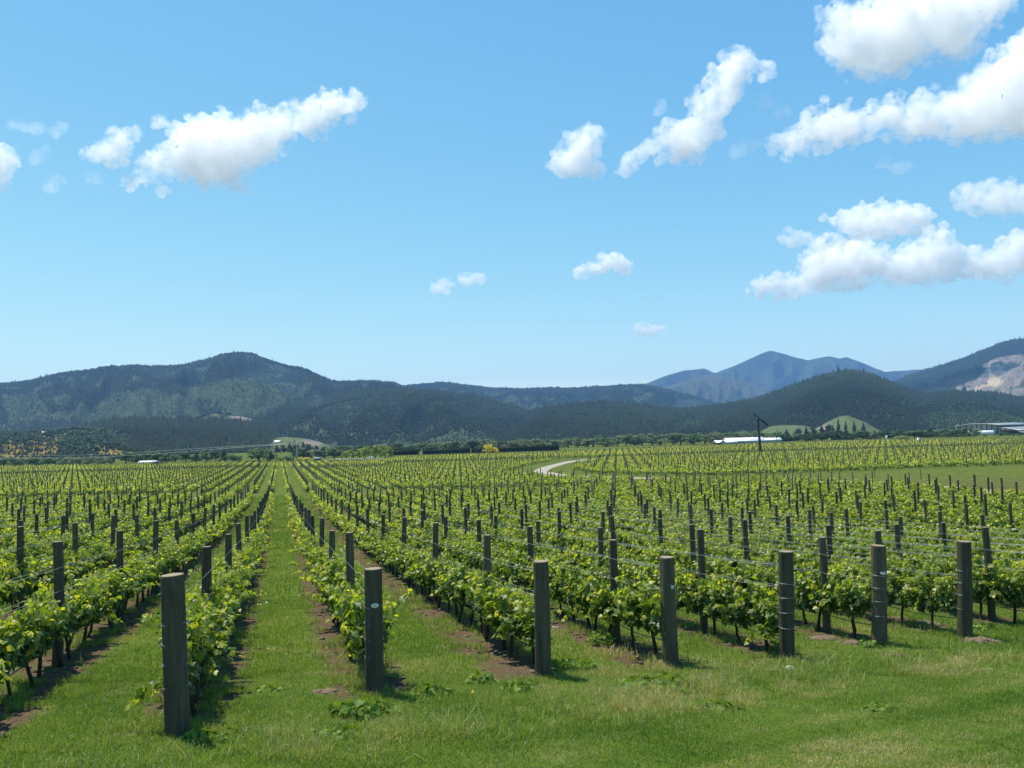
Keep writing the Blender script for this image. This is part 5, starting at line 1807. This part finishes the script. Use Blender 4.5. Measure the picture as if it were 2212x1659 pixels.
CLOUD_MATS = [vapour('cloud_vapour', 0.028), vapour('thin_cloud_vapour', 0.017), vapour('faint_cloud_vapour', 0.007)]

_ico = None
def ico_unit(sub=1):
    global _ico
    if _ico is None:
        import bmesh
        bm = bmesh.new()
        bmesh.ops.create_icosphere(bm, subdivisions=sub, radius=1)
        _ico = (np.array([v.co[:] for v in bm.verts]), np.array([[v.index for v in f.verts] for f in bm.faces]))
        bm.free()
    return _ico


def cloud(polys, Y, label, seed, thick=1.0, puff=1.0):
    rng = np.random.default_rng(seed)
    mpx = Y / F_PX
    C, R = [], []
    def put(x, y, rad, dep):
        c = at(x, y, Y)
        dirn = c - CAM
        C.append(c + dirn / np.linalg.norm(dirn) * dep * mpx)
        R.append(rad * mpx)
    for poly in polys:
        p = np.array(poly, float)
        lo, hi = p.min(0), p.max(0)
        size = math.sqrt(max(1, (hi - lo)[0] * (hi - lo)[1]))
        n = int(np.clip(size * 2.0, 30, 420))
        q = rng.uniform(lo, hi, (n * 8, 2))
        q = q[in_poly(q[:, 0], q[:, 1], poly)][:n]
        d = poly_dist(q[:, 0], q[:, 1], poly)
        for (x, y), r in zip(q, d):
            put(x, y, min(r * rng.uniform(0.5, 0.8) + 1, 0.2 * size), rng.normal(0, 0.5) * r * thick)
        # puffs all over the skin, frayed at the rim
        m = int(np.clip(size * size / 9, 60, 2600))
        q = rng.uniform(lo - 9, hi + 9, (m * 5, 2))
        sd = poly_dist(q[:, 0], q[:, 1], poly) * np.where(in_poly(q[:, 0], q[:, 1], poly), 1, -1)
        rag = (fbm(np.c_[q / 20.0, np.full(len(q), seed)], 3, seed) - 0.5) * min(52, size * 0.32)
        k = sd + rag > -2
        q, sd = q[k][:m], np.maximum(sd[k][:m], 0)
        rr = np.exp(rng.normal(0.9, 0.55, len(q))) * puff * (1 + 1.4 * np.clip(sd / 30, 0, 1))
        rr = np.clip(rr * 1.5, 3.2 if size > 60 else 1.2, 15)
        dp = -(np.sqrt(np.clip(sd, 0, None) * 14) + sd * 0.35) * rng.uniform(0.4, 1.05, len(q)) * thick
        for (x, y), r, e in zip(q, rr, dp):
            put(x, y, r, e)
    C, R = np.array(C), np.array(R)
    org = C.mean(0)
    iv, if_ = ico_unit()
    V = (C[:, None, :] - org + R[:, None, None] * iv[None]).reshape(-1, 3)
    Fc = (np.arange(len(C))[:, None, None] * len(iv) + if_[None]).reshape(-1, 3)
    me = mesh_np('cloud_seed', V, Fc)
    o = link('cloud', me, loc=org)
    ext = (V.max(0) - V.min(0)).max()
    rm = o.modifiers.new('r', 'REMESH')
    rm.mode = 'VOXEL'
    rm.voxel_size = max(1.5 * mpx, ext / 420)
    dg = bpy.context.evaluated_depsgraph_get()
    ev = bpy.data.meshes.new_from_object(o.evaluated_get(dg))
    o.modifiers.clear()
    old = o.data
    o.data = ev
    bpy.data.meshes.remove(old)
    n = len(ev.vertices)
    V = np.empty(n * 3, np.float32); ev.vertices.foreach_get('co', V); V = V.reshape(-1, 3).astype(float)
    N = np.empty(n * 3, np.float32); ev.vertices.foreach_get('normal', N); N = N.reshape(-1, 3)
    for k, (sc, am) in enumerate(((26, 6), (12, 4.5), (5.5, 2.6))):
        q = V / (sc * mpx) + seed * 3.1
        b = 1 - np.abs(2 * fbm(q, 2, seed + k) - 1)
        V = V + N * ((b - 0.72) * am * mpx * puff * 1.5)[:, None]
    ev.vertices.foreach_set('co', V.astype(np.float32).ravel())
    ev.update()
    ev.materials.clear()
    ev.materials.append(CLOUD_MATS[int(thick < 0.75) + int(thick < 0.65)])
    o.visible_shadow = True
    tag(o, label, 'cloud')
    return o


def blob(cx, cy, rx, ry, ang=0, n=14):
    a = np.linspace(0, 2 * np.pi, n, endpoint=False)
    x, y = rx * np.cos(a), ry * np.sin(a)
    s, c = math.sin(math.radians(ang)), math.cos(math.radians(ang))
    return [(cx + xx * c - yy * s, cy + xx * s + yy * c) for xx, yy in zip(x, y)]


CLOUDS = [
 ([[(265,400),(300,345),(345,320),(375,275),(410,250),(470,240),(520,245),(570,230),(620,228),(690,205),(780,195),(785,225),(760,255),(700,262),(710,280),(690,298),(640,290),(600,330),(585,355),(520,375),(510,395),(440,405),(380,385),(320,392)], blob(352,412,9,6), blob(515,408,16,7,20)], 2900, 'long bright white cloud tapering up to the right, largest in the left sky', 1, 1.0),
 ([[(180,338),(215,315),(250,285),(300,282),(280,320),(260,350),(225,350)], blob(340,265,14,6,-25)], 2900, 'small ragged white cloud just left of the long tapering cloud', 2, 0.8),
 ([[(-80,330),(0,310),(20,325),(40,345),(20,395),(-10,408),(-80,400)]], 2900, 'ragged white cloud cut off by the left edge of the photo', 3, 0.8),
 ([blob(84,336,20,8,-35)], 2900, 'small pale wisp of cloud right of the cloud on the left edge', 4, 0.6),
 ([blob(119,398,21,9,-20)], 3000, 'small pale wisp of cloud below and left of the ragged white cloud', 5, 0.6),
 ([[(1180,360),(1215,325),(1235,290),(1275,270),(1295,270),(1305,290),(1290,320),(1285,345),(1295,380),(1250,380),(1215,378)]], 2900, 'small upright white cloud standing alone left of the slanting cloud', 6, 1.0),
 ([[(1405,345),(1440,325),(1410,320),(1410,300),(1450,265),(1490,250),(1500,215),(1540,150),(1590,100),(1615,110),(1640,140),(1625,160),(1600,215),(1570,245),(1550,290),(1530,320),(1490,345),(1440,350)], blob(1653,150,16,16), [(1325,375),(1355,345),(1400,300),(1430,285),(1410,320),(1355,372)]], 2700, 'slanting white cloud leaning up to the right with a thin wispy foot', 7, 1.0),
 ([[(1765,20),(1850,0),(1900,-40),(2150,-40),(2220,-20),(2180,30),(2130,70),(2095,125),(2060,140),(2020,120),(1960,150),(1910,175),(1880,160),(1840,165),(1790,140),(1760,100),(1775,60)]], 2200, 'big white cloud cut off by the top edge at the upper right', 8, 1.0),
 ([[(1640,320),(1660,295),(1710,270),(1745,240),(1790,225),(1870,235),(1930,205),(1960,215),(2050,190),(2110,140),(2180,85),(2260,0),(2350,0),(2350,330),(2212,300),(2100,305),(1950,300),(1870,305),(1800,320),(1720,345),(1680,335)]], 2700, 'huge white cloud bank sweeping up to the right edge under the top cloud', 9, 0.9),
 ([[(1605,632),(1640,605),(1720,590),(1730,560),(1770,525),(1810,520),(1860,515),(1890,520),(1920,555),(1960,530),(2020,500),(2060,500),(2080,540),(2140,535),(2212,495),(2300,480),(2320,590),(2212,592),(2100,605),(2000,612),(1900,608),(1800,625),(1720,635)]], 5200, 'long low cumulus with round puffs and grey flat base, lowest at the right', 10, 1.0),
 ([[(1780,468),(1815,475),(1840,460),(1880,440),(1960,440),(2010,460),(2010,495),(1930,510),(1850,515),(1820,500)], blob(1795,520,30,10)], 4900, 'rounded white cloud just above the long low cumulus', 11, 1.0),
 ([[(2050,440),(2080,410),(2130,390),(2190,395),(2260,420),(2260,462),(2100,460)]], 4600, 'pale soft domed cloud on the right edge above the low cumulus', 12, 0.7),
 ([blob(1716,514,30,13)], 4900, 'small pale puff of cloud left of the rounded white cloud', 13, 0.7),
 ([[(1250,592),(1290,562),(1330,551),(1362,570),(1350,582),(1300,585),(1265,597)]], 5300, 'small lens shaped white cloud alone above the middle hills', 14, 1.0),
 ([[(937,622),(958,606),(976,605),(972,620),(945,628)]], 5600, 'tiny pale cloud scrap, left one of a pair in mid sky', 15, 0.7),
 ([[(996,604),(1010,597),(1043,595),(1042,605),(1005,609)]], 5600, 'tiny flat pale cloud scrap, right one of a pair in mid sky', 16, 0.7),
 ([[(1378,713),(1392,706),(1415,704),(1438,712),(1400,718)]], 7200, 'tiny flat white cloud lowest in the sky over the ridge', 17, 0.8),
 ([blob(1933,357,36,7,6)], 3300, 'faint thin wisp of cloud under the huge white cloud bank', 18, 0.6),
 ([blob(60, 272, 44, 7, 8), blob(128, 280, 16, 7, -30)], 2900, 'very faint thin streak of cloud highest at the left edge', 19, 0.5),
 ([blob(202, 386, 20, 8, 20)], 2900, 'faint thin wisp of cloud under the small ragged cloud at left', 20, 0.5),
 ([blob(1645, 218, 20, 9, 20), blob(1690, 242, 14, 7, -20)], 2650, 'faint torn wisp between the slanting cloud and the huge bank', 21, 0.5),
 ([blob(1426, 230, 7, 12, 20)], 2700, 'tiny faint wisp just left of the slanting cloud', 22, 0.5),
 ([blob(1610, 318, 30, 9, -15)], 2700, 'faint wispy tail at the left end of the huge bank', 23, 0.5),
]
for polys, Y, label, seed, th in CLOUDS:
    cloud(polys, Y, label, seed, th)
